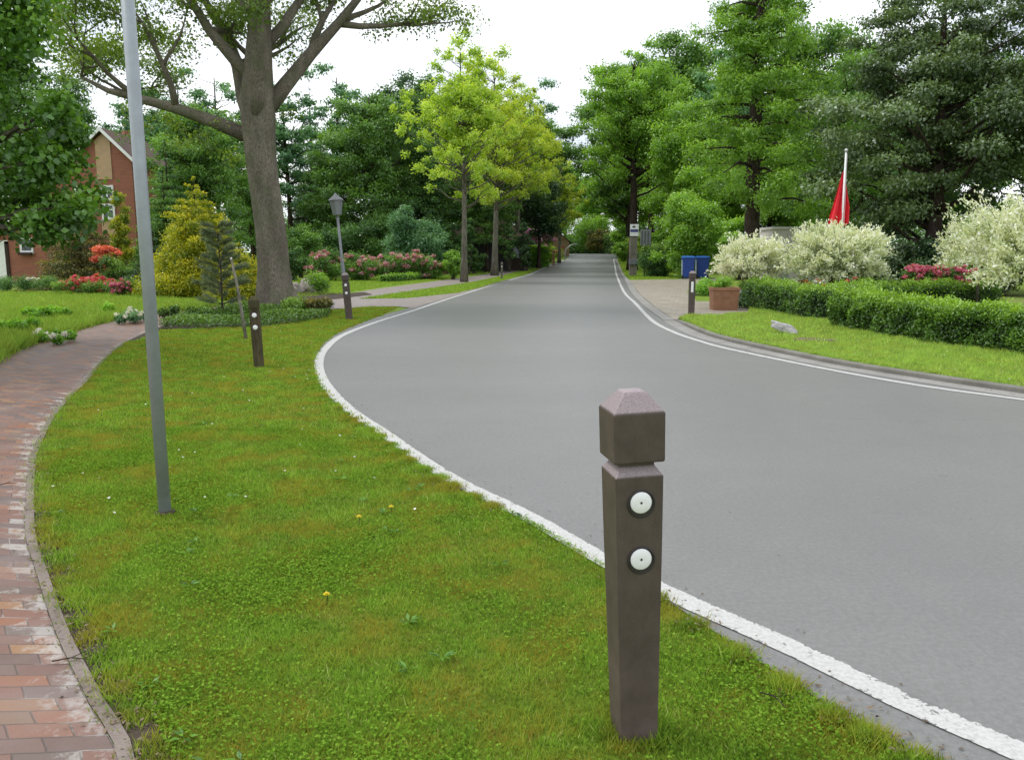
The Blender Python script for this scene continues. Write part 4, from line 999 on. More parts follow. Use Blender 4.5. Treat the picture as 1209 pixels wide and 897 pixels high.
# ------------------------------------------------------------------ hedges and shrubs
def hedge(name, pts, hw, H, nleaf, L, mat, label, seed, cat='hedge', core=True, rnd=.2, group=None, wav=.05, z0=0):
    """pts: ground polyline; foliage over a noisy rounded box section"""
    r = np.random.default_rng(seed)
    c = resample(spline(pts, .2) if len(pts) > 2 else [Vector((p.x, p.y, 0)) for p in pts], 60)
    base = Vector((c[0].x, c[0].y, gz(c[0].y) + z0)); e = empty(name, base, label, cat, group)
    Cn = np.array([[p.x, p.y] for p in c]); T = np.gradient(Cn, axis=0); T /= np.linalg.norm(T, axis=1, keepdims=True); Nn = np.stack([T[:, 1], -T[:, 0]], 1)
    if core:
        k = .6
        prof = [(-hw * k, 0), (-hw * k, H * .75), (-hw * k * .7, H * .88), (hw * k * .7, H * .88), (hw * k, H * .75), (hw * k, 0)]
        secs = []
        for i in range(0, 60):
            s_ = 1 if 1 < i < 58 else .8
            secs.append([(Cn[i, 0] + Nn[i, 0] * a * s_ - base.x, Cn[i, 1] + Nn[i, 1] * a * s_ - base.y, gz(Cn[i, 1]) + z0 - base.z + b * s_) for a, b in prof])
        MB().rings(secs).build('stems', M['core'], e)  # solid dark core stands in for the shaded inside, not modelled stems
    n = nleaf; i = r.uniform(0, 59, n); ii = np.minimum(i.astype(int), 58); fr = (i - ii)[:, None]
    q = Cn[ii] * (1 - fr) + Cn[ii + 1] * fr; nn = Nn[ii]; tt = T[ii]
    th = r.uniform(0, 1, n); per = 2 * H + 2 * hw
    d = th * per
    u = np.where(d < H, -hw, np.where(d < H + 2 * hw, d - H - hw, hw)); z = np.where(d < H, d, np.where(d < H + 2 * hw, H, per - d))
    nu = np.where(d < H, -1., np.where(d < H + 2 * hw, 0., 1.)); nz = np.where((d >= H) & (d < H + 2 * hw), 1., 0.)
    # rounding of the shoulder
    over = np.clip((z - (H - rnd)) / rnd, 0, 1) * np.clip((np.abs(u) - (hw - rnd)) / rnd, 0, 1)
    u = u * (1 - .12 * over); z = z - .3 * rnd * over
    # ends
    en = r.random(n) < .06; end = np.where(r.random(n) < .5, 0, 58)
    u = np.where(en, r.uniform(-hw, hw, n), u); z = np.where(en, r.uniform(0, H, n), z)
    q = np.where(en[:, None], Cn[end] + T[end] * np.where(end > 0, 1, -1)[:, None] * .02, q)
    wx = np.array([noise.noise(Vector((a * 3.1, b * 3.1, c_ * 4.5 + seed))) for a, b, c_ in zip(q[:, 0] + u, q[:, 1], z)])
    depth = -np.abs(r.normal(0, .055, n)) + r.normal(0, .03, n)
    wx = np.clip(wx * 1.6, -1, 1)
    wv = wav * wx + .7 * wav * (np.sin(q[:, 0] * 4.1 + q[:, 1] * 1.3 + z * 3) + np.sin(q[:, 1] * 5.3 - q[:, 0] * 1.7 + seed + z * 5) * .7)
    off = depth + wv * .6
    X = q[:, 0] + nn[:, 0] * (u + nu * off) ; Yv = q[:, 1] + nn[:, 1] * (u + nu * off); Zv = z + nz * off + r.normal(0, .01, n)
    # shoots that stand proud on top
    sh = (nz > 0) & (r.random(n) < .15); Zv = Zv + sh * r.uniform(0, .09, n)
    C = np.stack([X - base.x, Yv - base.y, gzv(Yv) + z0 - base.z + np.maximum(Zv, .01)], 1)
    out = np.stack([nn[:, 0] * nu, nn[:, 1] * nu, nz], 1)
    nr = out * .7 + rand_unit(n, r) * .7; nr[:, 2] += .5
    dd = rand_unit(n, r) + out * .9; dd[:, 2] += .3
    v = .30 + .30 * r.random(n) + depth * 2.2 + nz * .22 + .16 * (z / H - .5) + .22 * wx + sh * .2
    Ls = L * r.uniform(.7, 1.3, n)
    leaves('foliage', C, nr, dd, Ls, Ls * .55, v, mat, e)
    return e
def shrub(name, loc, cl, nleaf, L, mat, label, seed, cat='shrub', group=None, ratio=.55, up=.5, stems=True, flowers=None, shell=.5, bm_=None):
    e = empty(name, loc, label, cat, group)
    if stems:
        mb = MB(); rr = random.Random(seed)
        for c, rd, t in cl[:14]:
            mb.tube([(rr.uniform(-.1, .1), rr.uniform(-.1, .1), -.05), (c[0] * .4, c[1] * .4, c[2] * .5), (c[0], c[1], c[2])], [.03, .02, .006], 5)
        mb.build('stems', bm_ or M['bark'], e)
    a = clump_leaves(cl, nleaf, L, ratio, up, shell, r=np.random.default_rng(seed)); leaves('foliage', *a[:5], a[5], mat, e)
    if flowers:
        fm, nf, fl, fn = flowers
        cl2 = [(c, tuple(x * 1.05 for x in rd), t) for c, rd, t in cl]
        # flower trusses: small clusters on the outside
        r = np.random.default_rng(seed + 5); cen = []
        for _ in range(fn):
            c, rd, t = cl2[r.integers(0, len(cl2))]; u = rand_unit(1, r)[0]; u[2] = abs(u[2]) * .9 + .1 if r.random() < .7 else u[2]; u[1] = -abs(u[1]) if r.random() < .75 else u[1]
            cen.append((tuple(np.array(c) + u * np.array(rd) * 1.0), (fl * 1.5, fl * 1.5, fl * 1.1), r.random()))
        a = clump_leaves(cen, nf, fl, .8, .3, .6, r=r); leaves('blossom', *a[:5], a[5], fm, e)
    return e

# front and rear privet hedges on the right
M['leaf_privet'] = leaf_mat('leaf_privet', (.018, .05, .004), (.085, .19, .012), (.27, .45, .035), .35, .05, 1.2)
hp = [P(888, 363), P(935, 371), P(988, 379), A(1022, 20.2), A(1066, 21.6), A(1110, 22.0), A(1170, 22.0)]
hedge('privet_hedge', hp, .44, .68, 52000, .048, M['leaf_privet'], 'rear green hedge that turns back beneath the pink flowers', 12, z0=.04, wav=.11)
hp = [P(1002, 387), P(1060, 396.5), P(1135, 408), P(1209, 417), P(1330, 438)]
hedge('privet_hedge', hp, .46, .65, 66000, .045, M['leaf_privet'], 'nearest bright green hedge running out of frame along the right verge', 11, z0=.04, wav=.11)
# round box bush
p = P(777, 327); Hb = Z(289, p.y)
cl = crown_clumps((0, 0, Hb * .5), (1.12, .85, Hb * .48), 130, .27, 21, 1, .85)
e = shrub('box_bush', p, [c for c in cl if c[0][2] < Hb * .74], 22000, .06, M['leaf_deep'], 'rounded clipped box bush at the end of the right driveway', 21, 'bush', ratio=.6)
a_ = clump_leaves([c for c in cl if c[0][2] >= Hb * .70], 9000, .07, .5, .6); leaves('top_foliage', *a_[:5], a_[5], M['leaf_box'], e)  # paler leaf colour on the upper part of the bush
MB().lathe([(.5, 0), (.6, .3), (.6, Hb * .5), (.3, Hb * .68), (.1, Hb * .72)], 14).build('core', M['core'], e)
# green low plants between bollard and planter
p = P(832, 348)
shrub('low_bush', p, crown_clumps((0, 0, .25), (.75, .8, .3), 14, .25, 22), 5000, .06, M['leaf_hedge'], 'low fresh green perennials in front of the blue bins', 22, 'plants')

# variegated willows
def willow(loc, cz, rad, label, seed, n=26000, trunk_h=None, tr=.035, L=.075, lean=(0, 0)):
    r = np.random.default_rng(seed); rr = random.Random(seed)
    e = empty('dappled_willow', loc, label, 'shrub', 'white variegated willow standards in the right garden')
    mb = MB(); mb.tube([(0, 0, -.05), (lean[0] * .5, 0, cz * .4), (lean[0], lean[1], cz - rad[2] * .3)], [tr * 1.2, tr, tr * .9], 8, .05)
    C = []; D = []; V = []
    ns = 420; org = np.array([lean[0], lean[1], cz - rad[2] * .45])
    for k in range(ns):
        u = rand_unit(1, r)[0]
        if u[2] < -.75: u[2] *= -.5
        if u[2] < 0: u[2] *= .72
        u /= np.linalg.norm(u)
        q = 1 + .2 * math.sin(u[0] * 4 + seed) * math.cos(u[1] * 3 + u[2] * 4) + r.normal(0, .19)
        tip = np.array([lean[0], lean[1], cz]) + u * np.array(rad) * q
        tip[2] += .06
        if k < 60: mb.tube([tuple(org), tuple(org * .45 + tip * .55 + np.array([0, 0, -.06])), tuple(tip)], [tr * .3, tr * .18, .003], 4)
        m_ = n // ns; t = r.uniform(.45, 1.04, m_) ** .7
        mid = org * .5 + tip * .5 + np.array([0, 0, .08])
        B = ((1 - t)[:, None] ** 2) * org + (2 * t * (1 - t))[:, None] * mid + (t ** 2)[:, None] * tip
        B += r.normal(0, .045, (m_, 3))
        C.append(B); D.append((tip - org)[None] / np.linalg.norm(tip - org) + rand_unit(m_, r) * .8 + np.array([0, 0, .5])); V.append(.10 + .70 * np.clip(t - .3, 0, 1) + r.normal(.1, .16, m_) + r.normal(0, .12))
    mb.build('trunk', M['bark'], e, smooth=True)
    C = np.concatenate(C); D = np.concatenate(D); V = np.concatenate(V); n = len(C); D = D + rand_unit(n, r) * .9
    nr = rand_unit(n, r); nr[:, 2] += .4
    Ls = L * r.uniform(.6, 1.3, n)
    leaves('crown', C, nr, D, Ls, Ls * .46, V, M['leaf_willow'], e)
pw = A(886, 23.5); willow(pw, Z(311, 23.5), (.88, .85, .60), 'white dappled willow nearest the planter, leftmost of the four', 31, 20000, L=.085)
pw = A(987, 21.8); willow(pw, Z(306, 21.8), (1.14, 1.0, .76), 'wide white dappled willow standing before the flagpole', 32, 26000, L=.09)
pw = A(1200, 14.6); willow(pw, Z(298, 14.6), (1.0, .95, .80), 'large white dappled willow at the right frame edge above the hedge', 33, 30000, L=.07, tr=.03, lean=(.22, 0))
pw = A(1152, 21.5); willow(pw, Z(292, 21.5), (.9, .75, .75), 'smaller white dappled willow behind the one at the right edge', 34, 15000, L=.085)
# pink flowers between, small ones under willows
p = A(1105, 24.5); shrub('azalea_bush', p, [((x_ * .38 - .75, 0, Z(318, 24.5) - .12), (.3, .3, .22), .5) for x_ in range(5)] + [((0, 0, .5), (.9, .4, .4), .3)], 7000, .06, M['leaf_green'], 'pink flowering bush between the rear hedge and the dark tree', 35, 'bush', flowers=(M['petal_pink'], 4500, .06, 60))
def perennials(px0, px1, y, h, mat, label, seed, fm=None, n=3000, L=.06, fn=30, name='flower_clump', cat='flowers', dy=.3):
    a_, b_ = A(px0, y), A(px1, y); c_ = (a_ + b_) / 2; w_ = (b_ - a_).length / 2; r_ = random.Random(seed)
    cl = [((r_.uniform(-w_, w_), r_.uniform(-dy, dy), h * r_.uniform(.35, .7)), (h * .45, h * .4, h * .35), r_.random()) for _ in range(max(7, int(w_ * 14)))]
    return shrub(name, c_, cl, n, L, mat, label, seed, cat, stems=False, flowers=(fm, n // 4, L * .7, fn) if fm else None, ratio=.45)
perennials(868, 908, 22.3, .62, M['leaf_blue'], 'white flowering perennials under the left willow behind the lantern', 41, M['petal_white'], 3000, fn=12)
perennials(905, 965, 23.3, .85, M['leaf_dark'], 'dark leaved border plants with orange blooms under the left willow', 42, M['petal_orange'], 4000, fn=14)
perennials(965, 1040, 25.0, .7, M['leaf_dark'], 'dark leafy undergrowth with red blooms below the wide willow', 43, M['petal_red'], 4000, fn=10)

# big bright shrubs behind the bins
def bush_big(px_, y, ytop, half_px, mat, label, seed, n=34000, L=.13, cat='shrub', m=46, group=None, ybot=None, name='laurel_shrub', sub=.20):
    p = A(px_, y); H = Z(ytop, y) - p.z; rx = half_px * y / F
    cl = crown_clumps((0, 0, H * .52), (rx * .86, rx * .7, H * .42), m, min(rx, H) * sub * 1.35, seed, .75, .5)
    return shrub(name, p, cl, n, L, mat, label, seed, cat, group)
bush_big(812, 49, 222, 56, M['leaf_bright'], 'tall bright green shrub behind the blue bins', 51, 42000, .15)
bush_big(872, 46, 248, 34, M['leaf_bright'], 'mid green shrub at the foot of the larch trunk', 52, 22000, .14)
bush_big(776, 58, 262, 22, M['leaf_bright'], 'fresh green shrub behind the grey board sign', 53, 12000, .14)
bush_big(925, 38, 284, 34, M['leaf_green'], 'low green shrub in front of the white shed', 54, 9000, .1)
bush_big(735, 76, 283, 14, M['leaf_bright'], 'light green hedge bush left of the wooden sign post', 55, 6000, .15)
bush_big(752, 80, 276, 22, M['leaf_lime'], 'yellow green bush behind the wooden sign post', 56, 8000, .15)
# left garden
def conifer(name, loc, H, rb, mat, label, seed, n, L, cat='conifer', droop=.25, tiers=16, per=11, ratio=.4, spread=1.0, bm_=None, tr=.09, top=.02, gaps=0.0, z0=.03, group=None, thick=.38):
    r = random.Random(seed); e = empty(name, loc, label, cat, group)
    mb = MB(); mb.tube([(0, 0, -.1), (0, 0, H * .5), (0, 0, H * .97)], [tr, tr * .6, .01], 8, .04)
    cl = []
    for t in range(tiers):
        f = t / (tiers - 1); z = H * (z0 + (.96 - z0) * f); rad = rb * ((1 - f) ** .8 * .95 + top)
        m_ = max(2, int(per * (1 - f * .7)))
        for k in range(m_):
            if r.random() < gaps: continue
            a = 6.283 * (k / m_) + t * 1.9 + r.uniform(-.25, .25); q = rad * r.uniform(.65, 1.12)
            tip = Vector((math.cos(a) * q, math.sin(a) * q, z - droop * q * .4 + r.uniform(-.06, .06) * H * .3))
            mb.tube([(0, 0, z), tuple(tip)], [tr * .25 * (1 - f) + .006, .003], 4)
            for s_ in (.45, .72, .95):
                sz = max(.06, rad * .30) * (1.15 - s_ * .4)
                cl.append(((tip.x * s_, tip.y * s_, z + (tip.z - z) * s_), (sz * spread, sz * spread, sz * thick), r.random() * .7 + s_ * .3))
    mb.build('trunk', bm_ or M['bark_dark'], e)
    a = clump_leaves(cl, n, L, ratio, .35, .45, droop=.4, r=np.random.default_rng(seed)); leaves('foliage', *a[:5], a[5], mat, e)
    return e
conifer('golden_cypress', A(236, 29), Z(205, 29), 1.95, M['leaf_gold'], 'broad golden yellow cypress left of the oak', 61, 90000, .085, droop=-.35, tiers=15, per=11, thick=.85, spread=1.25, ratio=.5)
conifer('golden_cypress', A(285, 27), Z(285, 27), 1.0, M['leaf_gold'], 'small low golden conifer beside the oak trunk', 62, 20000, .08, droop=-.35, tiers=8, thick=.85, spread=1.25)
conifer('yew', A(98, 34), Z(230, 34), 2.3, M['leaf_yew'], 'dark yew with golden tips in front of the brick house', 63, 52000, .085, droop=.2, tiers=11, per=9, thick=.6, spread=1.2)
conifer('dark_conifer', A(200, 36), Z(192, 36), 2.1, M['leaf_green'], 'feathery green conifer behind the golden cypress', 64, 60000, .10, tiers=16, thick=.7, spread=1.2)
conifer('dark_conifer', A(185, 31), Z(270, 31), 1.3, M['leaf_dark'], 'low blackish conifer between pole and golden cypress', 65, 24000, .09, tiers=9, thick=.7, spread=1.2)
conifer('dark_conifer', A(205, 37), Z(160, 37), 1.6, M['leaf_deep'], 'tall green conifer against the right corner of the brick house', 164, 60000, .11, tiers=18, thick=.7, spread=1.2)
# pine sapling
def pine_sapling():
    p = P(263, 372); H = Z(268, p.y); e = empty('pine_sapling', p, 'young grey green pine sapling in the bed beside the oak', 'tree')
    mb = MB(); mb.tube([(0, 0, -.05), (.01, 0, H * .5), (-.03, 0, H)], [.028, .02, .006], 7)
    r = random.Random(4); rg = np.random.default_rng(4); C = []; D = []
    for t in range(9):
        zb_ = H * (.16 + .8 * t / 8); rb_ = .72 * (1 - .62 * t / 8)
        for k in range(7):
            z = zb_ + r.uniform(-.12, .12); rad = rb_ * r.uniform(.6, 1.15); a = 6.283 * k / 7 + t + r.uniform(-.4, .4); tip = Vector((math.cos(a) * rad, math.sin(a) * rad, z + rad * .28)) * 1.0
            mb.tube([(0, 0, z), tuple(tip)], [.010, .004], 4)
            for s_ in np.linspace(.35, 1, 6):
                c_ = np.array([tip.x * s_, tip.y * s_, z + (tip.z - z) * s_]); m_ = 52
                ax = np.array([math.cos(a), math.sin(a), .35]); d = rand_unit(m_, rg) * .8 + ax
                C.append(c_ + d * .05 + rg.normal(0, .012, (m_, 3))); D.append(d)
    mb.build('trunk', M['bark'], e)
    C = np.concatenate(C); D = np.concatenate(D); n = len(C)
    leaves('needles', C, rand_unit(n, rg), D, rg.uniform(.10, .17, n), .007, rg.uniform(.1, .9, n), M['leaf_pine'], e)
pine_sapling()
# azaleas, red shrubs
p = P(113, 347); Hh = Z(325, p.y)
shrub('azalea', p, crown_clumps((-.2, 0, Hh * .45), (.85, .6, Hh * .35), 26, .24, 71, .8), 9000, .05, M['leaf_box'], 'low dome of pink and red azalea before the brick house', 71, 'azalea', flowers=(M['petal_red'], 15000, .045, 260))
p = P(140, 350)
shrub('azalea', p, crown_clumps((.05, 0, .28), (.42, .35, .22), 12, .17, 72, .8), 4000, .045, M['leaf_box'], 'small salmon pink azalea at the right foot of the azalea dome', 72, 'azalea', flowers=(M['petal_pink'], 3500, .04, 90))
p = A(130, 32); shrub('red_maple', p, crown_clumps((0, 0, 1.15), (.6, .5, .75), 16, .22, 73, .6), 6000, .07, M['leaf_red'], 'red leaved shrub with spreading twigs between azalea and yew', 73)
p = A(195, 30.5); shrub('red_shrub', p, crown_clumps((0, 0, .7), (.3, .3, .4), 8, .16, 74, .6), 2200, .06, M['leaf_red'], 'little dark red shrub just right of the grey street pole', 74)
p = A(148, 33.5); shrub('golden_shrub', p, crown_clumps((0, 0, Z(272, 33.5)), (.36, .3, 1.55), 26, .24, 75, .8), 9000, .08, M['leaf_gold'], 'slim yellow green shrub standing against the gable wall', 75)
p = A(143, 31.5); shrub('green_shrub', p, crown_clumps((0, 0, .8), (.6, .4, .6), 16, .25, 76, .8), 6000, .07, M['leaf_box'], 'round green shrub behind the red azaleas', 76)
perennials(0, 60, 31, .7, M['leaf_deep'], 'dark green plants along the foot of the brick house', 77, M['petal_white'], 6000, fn=4)
perennials(70, 165, 29.6, .55, M['leaf_box'], 'mixed green border plants around the azalea dome', 78, None, 7000)
perennials(186, 235, 28.8, .62, M['leaf_hedge'], 'bright green leafy perennials in front of the golden cypress', 79, None, 8000, .09)
perennials(45, 118, 18.6, .30, M['leaf_hedge'], 'clump of broad fresh green leaves in the meadow', 80, None, 7000, .08, dy=.9)
perennials(145, 170, 17.8, .3, M['leaf_blue'], 'low plants with white blossoms where the meadow meets the path', 81, M['petal_white'], 3500, .05, fn=12, dy=.5)
perennials(0, 30, 15.2, .30, M['leaf_hedge'], 'tall weeds at the left frame edge of the meadow', 82, None, 3500, .07, dy=.7)
perennials(40, 95, 14.0, .20, M['leaf_hedge'], 'leafy weeds with pale flowers beside the brick path', 83, M['petal_white'], 5000, .06, fn=7, dy=.5)
# bed around the oak
r_ = np.random.default_rng(90); n = 15000
X = [p.x for p in BED]; Yb = [p.y for p in BED]
x = r_.uniform(min(X), max(X), n * 3); y = r_.uniform(min(Yb), max(Yb), n * 3); k = in_poly(x, y, BED); x, y = x[k][:n], y[k][:n]; n = len(x)
hh = .10 + .14 * (np.sin(x * 2.2) * np.sin(y * 1.7 + 1) + 1) / 2
C = np.stack([x, y, r_.uniform(.1, 1, n) * hh], 1); nr = rand_unit(n, r_) * .7; nr[:, 2] += .8
o = leaves('ground_cover', C, nr, rand_unit(n, r_) + np.array([0, 0, .5]), r_.uniform(.04, .09, n), r_.uniform(.02, .045, n), .35 * r_.random(n) + C[:, 2] * 2.0, M['leaf_box'])
tag(o, 'low green ground cover in the bed around the oak', 'ground cover', kind='stuff')
perennials(355, 385, 20.5, .38, M['leaf_yew'], 'reddish brown sedge tufts right of the oak trunk', 91, None, 2500, .08)
perennials(335, 350, 19.9, .45, M['leaf_box'], 'green bushy plant at the right foot of the oak', 92, None, 2500, .07)
perennials(190, 250, 19.2, .28, M['leaf_box'], 'low spreading shrub at the path end of the oak bed', 93, None, 5000, .06, name='creeping_shrub', cat='shrub')
perennials(372, 382, 30, .9, M['leaf_bright'], 'small upright bush on the lawn behind the boulders', 94, None, 1800, .09, dy=.15)
# rhododendrons with pink blossom
rp = P(440, 329); RG = 'pink rhododendrons along the far garden lawn'
for i, (a_, yt, half, lb, fm) in enumerate([(385, 296, 24, 'pale pink rhododendron at the left end of the flowering row', 'petal_rhodo'), (425, 300, 24, 'pink rhododendron right behind the lantern post', 'petal_rhodo'),
                                 (463, 300, 24, 'deep pink rhododendron in the middle of the flowering row', 'petal_rhodo'), (502, 299, 21, 'salmon rhododendron at the right end of the flowering row', 'petal_rhodo')]):
    y_ = 44 + i * .8; p = A(a_, y_); H = Z(yt, y_); rx = half * y_ / F
    shrub('rhododendron', p, crown_clumps((0, 0, H * .48), (rx, .9, H * .42), 26, .42, 100 + i, .75), 9000, .10, M['leaf_green'], lb, 100 + i, 'rhododendron', RG, flowers=(M[fm], 3600, .085, 62))
hedge('box_edging', [P(452, 333), P(485, 331), P(518, 325.5)], .3, .38, 9000, .06, M['leaf_hedge'], 'low clipped box edging between lawn and side driveway', 13, wav=.03)
bush_big(355, 50, 262, 30, M['leaf_green'], 'rounded green bush right of the oak on the far lawn', 57, 12000, .13)
bush_big(345, 44, 290, 20, M['leaf_deep'], 'dark rounded bush touching the oak trunk on the right', 58, 9000, .1)
bush_big(400, 54, 262, 36, M['leaf_deep'], 'dark green bush behind the pale pink rhododendron', 59, 12000, .13)
bush_big(528, 59, 262, 20, M['leaf_green'], 'green bush hiding the left end of the bungalow', 161, 9000, .13)
bush_big(601, 60, 258, 11, M['leaf_deep'], 'narrow dark bush at the right end of the bungalow', 162, 9000, .13)
bush_big(553, 56, 248, 11, M['leaf_deep'], 'tall dark shrub in front of the left half of the bungalow', 165, 11000, .13)
bush_big(560, 57, 290, 14, M['leaf_deep'], 'low dark bush in front of the carport', 163, 5000, .12)
bush_big(535, 46, 292, 18, M['leaf_bright'], 'light green bush behind the first street tree', 60, 7000, .11)
bush_big(490, 49, 235, 42, M['leaf_blue'], 'tall blue green shrub behind the rhododendron row', 66, 24000, .13)
bush_big(445, 56, 240, 40, M['leaf_deep'], 'dark tall shrub behind the lantern post', 67, 20000, .14)
bush_big(525, 58, 255, 30, M['leaf_deep'], 'shaded dark shrub between the first and second street trees', 68, 12000, .14)
bush_big(620, 60, 262, 12, M['leaf_dark'], 'dark narrow shrub left of the clipped hedge block', 69, 5000, .13)
hedge('hedge_block', [P(620, 315), P(642, 314.5)], 1.0, 1.6, 12000, .12, M['leaf_hedge'], 'square clipped hedge block beside the far left road edge', 14, wav=.04)
p = A(633, 72); shrub('rhododendron', p, crown_clumps((0, 0, Z(283, 72) - p.z), (1.6, 1, 1.3), 18, .55, 111, .8), 3000, .14, M['leaf_green'], 'mauve flowering rhododendron behind the clipped hedge block', 111, 'rhododendron', flowers=(M['petal_mauve'], 6000, .13, 130))
p = A(650, 76); shrub('azalea', p, crown_clumps((0, 0, .9), (1.2, .8, .7), 14, .4, 112, .8), 3500, .13, M['leaf_lime'], 'small yellow and salmon azalea beside the far left road edge', 112, 'azalea', flowers=(M['petal_pink'], 800, .1, 14))

# ------------------------------------------------------------------ trees
# the oak
def oak():
    p = P(326, 364); e = empty('oak_tree', p, 'massive old oak with mossy grey trunk beside the brick path', 'tree')
    rr = random.Random(2)
    X = lambda q, z: (q - CX) / F * (p.y * math.cos(PITCH) + (CAM_H - z) * math.sin(PITCH)) - p.x
    prof = [(-.15, 327, .82), (0, 327, .74), (.12, 326, .62), (.3, 325, .53), (.6, 323, .47), (1.1, 322, .42), (1.8, 320, .395), (2.6, 316, .385), (3.3, 312, .385), (3.8, 309, .39), (4.4, 307, .41), (4.9, 306, .44), (5.5, 305, .42), (6.2, 305, .36), (7.0, 306, .30), (8.0, 308, .22), (9.0, 309, .14)]
    secs = []; n = 28
    for z, q, r in prof:
        cx = X(q, z); ring = []
        for j in range(n):
            t = 6.283 * j / n
            fl = 1 + (.22 * math.exp(-max(z, 0) * 2.5)) * math.sin(5 * t + 1) + .05 * math.sin(3 * t + z * .8) + .03 * noise.noise(Vector((math.cos(t) * 2, math.sin(t) * 2, z * 1.5)))
            ring.append((cx + r * fl * math.cos(t), r * fl * math.sin(t), z))
        secs.append(ring)
    mb = MB(); mb.rings(secs)
    o = Vector((X(305, 4.8), 0, 4.7))
    ends = []
    def limb(a, d, L_, r0, lvl, seed):
        q = random.Random(seed); pts = [a]; rs = [r0]; dd = Vector(d).normalized(); st = L_ / 5
        for i in range(5):
            dd = (dd + Vector((q.uniform(-.25, .25), q.uniform(-.25, .25), q.uniform(-.1, .22)))).normalized(); pts.append(pts[-1] + dd * st); rs.append(r0 * (1 - .8 * (i + 1) / 5))
        mb.tube(pts, rs, 10 if lvl == 0 else 6, .05, seed)
        if lvl < 2:
            for k in range(5 if lvl == 0 else 4):
                i = q.randint(1 if lvl else 2, 5); s_ = Vector((q.uniform(-1, 1), q.uniform(-1, 1), q.uniform(-.25, .6))).normalized()
                limb(pts[i], (dd * .6 + s_), L_ * q.uniform(.4, .6), max(.02, rs[i] * .7 + .01), lvl + 1, seed * 7 + k + 1)
        ends.extend([pts[-1], pts[-3]] if lvl else [pts[-1]])
    limb(o + Vector((-.15, 0, -.25)), (-1, -.1, .45), 5.2, .20, 0, 3)
    limb(Vector((X(305, 5.8), 0, 5.8)), (-.7, -.2, .8), 4.2, .18, 0, 21)
    limb(Vector((X(305, 6.6), 0, 6.6)), (.6, .3, .8), 4.0, .16, 0, 23)       # the low limb to the left
    limb(Vector((X(309, 8.6), 0, 8.6)), (.15, .1, 1), 3.5, .16, 0, 5)
    limb(o + Vector((.15, 0, .35)), (.7, .1, .9), 5.2, .24, 0, 8)
    limb(o + Vector((-.1, .1, 0)), (-.4, .6, .9), 5.5, .26, 0, 13)
    limb(o + Vector((0, -.1, 0)), (.2, -.6, .8), 4.5, .22, 0, 17)
    mb.build('trunk', M['oak_bark'], e, smooth=True)
    cl = [(tuple(v + Vector((rr.uniform(-.3, .3), rr.uniform(-.3, .3), rr.uniform(-.1, .3)))), (rr.uniform(.5, .9),) * 2 + (rr.uniform(.28, .5),), rr.random()) for v in ends if v.z > 4.6]
    # leafy sprays hanging by the low left limb
    for (qx, qy) in [(175, 150), (205, 148), (228, 160), (245, 172), (262, 150), (190, 135), (150, 130), (340, 132), (270, 185), (160, 165), (215, 172)]:
        z = Z(qy, p.y); cl.append(((X(qx, z), rr.uniform(-.5, .5), z), (.42, .4, .26), rr.random()))
    print('oak clumps', len(cl))
    a = clump_leaves(cl, 90000, .095, .6, .5, .5, r=np.random.default_rng(9)); leaves('crown', *a[:5], a[5], M['leaf_oak'], e)
M['leaf_oak'] = leaf_mat('leaf_oak', (.03, .06, .008), (.10, .17, .018), (.24, .34, .04), .45)
oak()
# overhanging tree upper left: trunk stands just outside the frame
make_tree('linden_tree', 'broad leaved tree hanging its big green leaves into the upper left corner', 'tree', (-10.6, 12.8, 0), 9, (.95, 0, 4.65), (2.75, 2.6, 2.9), 170, .58, 120000, .10, leaf_mat('leaf_linden', (.02, .05, .008), (.07, .16, .02), (.17, .31, .04), .42), M['bark'], .24, 120,
          ratio=.78, flat=.8, fill=.35, up=.8,
          extra=[((A(qx, 12.6).x + 10.6, random.uniform(-.8, .8), Z(qy, 12.6)), (.34, .34, .3), random.random()) for qx, qy in
                 [(10, 262), (30, 255), (52, 262), (70, 268), (88, 272), (100, 258), (110, 245), (122, 258), (75, 240), (50, 235), (25, 235), (95, 225), (60, 215), (85, 205), (88, 190), (80, 172), (92, 155), (108, 145),
                  (40, 205), (15, 210), (5, 190), (70, 190), (60, 170), (85, 160), (35, 180), (45, 270), (8, 240), (110, 130)]])
# street trees on the left with fresh lime leaves
ST = 'young lime green street trees along the left of the road'
t1 = make_tree('street_tree', 'nearest young street tree with lime green leaves on the left side', 'tree', P(548, 333), 11, (0, 0, 7.8), (3.1, 2.8, 4.3), 260, .36, 30000, .13, M['leaf_lime'], M['bark_grey'], .16, 130, ST, fill=.35, flat=.8, take=.6, th=11)
p = P(584, 325.5)
t2 = make_tree('street_tree', 'second street tree on the left, with slightly olive young leaves', 'tree', p, 12, (.3, 0, 8.6), (3.7, 3.2, 4.7), 240, .42, 28000, .15, M['leaf_amber'] if 'leaf_amber' in M else leaf_mat('leaf_amber', (.11, .16, .01), (.28, .37, .02), (.46, .52, .05), .5), M['bark_grey'], .20, 131, ST, fill=.35, flat=.8, take=.6)
dup(t1, P(612, 319), 'third street tree on the left, beside the clipped hedge block', ST, 2.0, 1.12)
dup(t2, A(660, 74), 'farthest street tree on the left, by the bend of the road', ST, 1.0, .68)
# round magnolia-like dark tree
make_tree('magnolia_tree', 'dark round topped evergreen tree right of the street trees', 'tree', A(636, 66), 7, (0, 0, Z(240, 66) - gz(66)), (2.6, 2.2, 2.4), 44, .75, 16000, .2, M['leaf_dark'], M['bark_dark'], .16, 132, flat=.8)
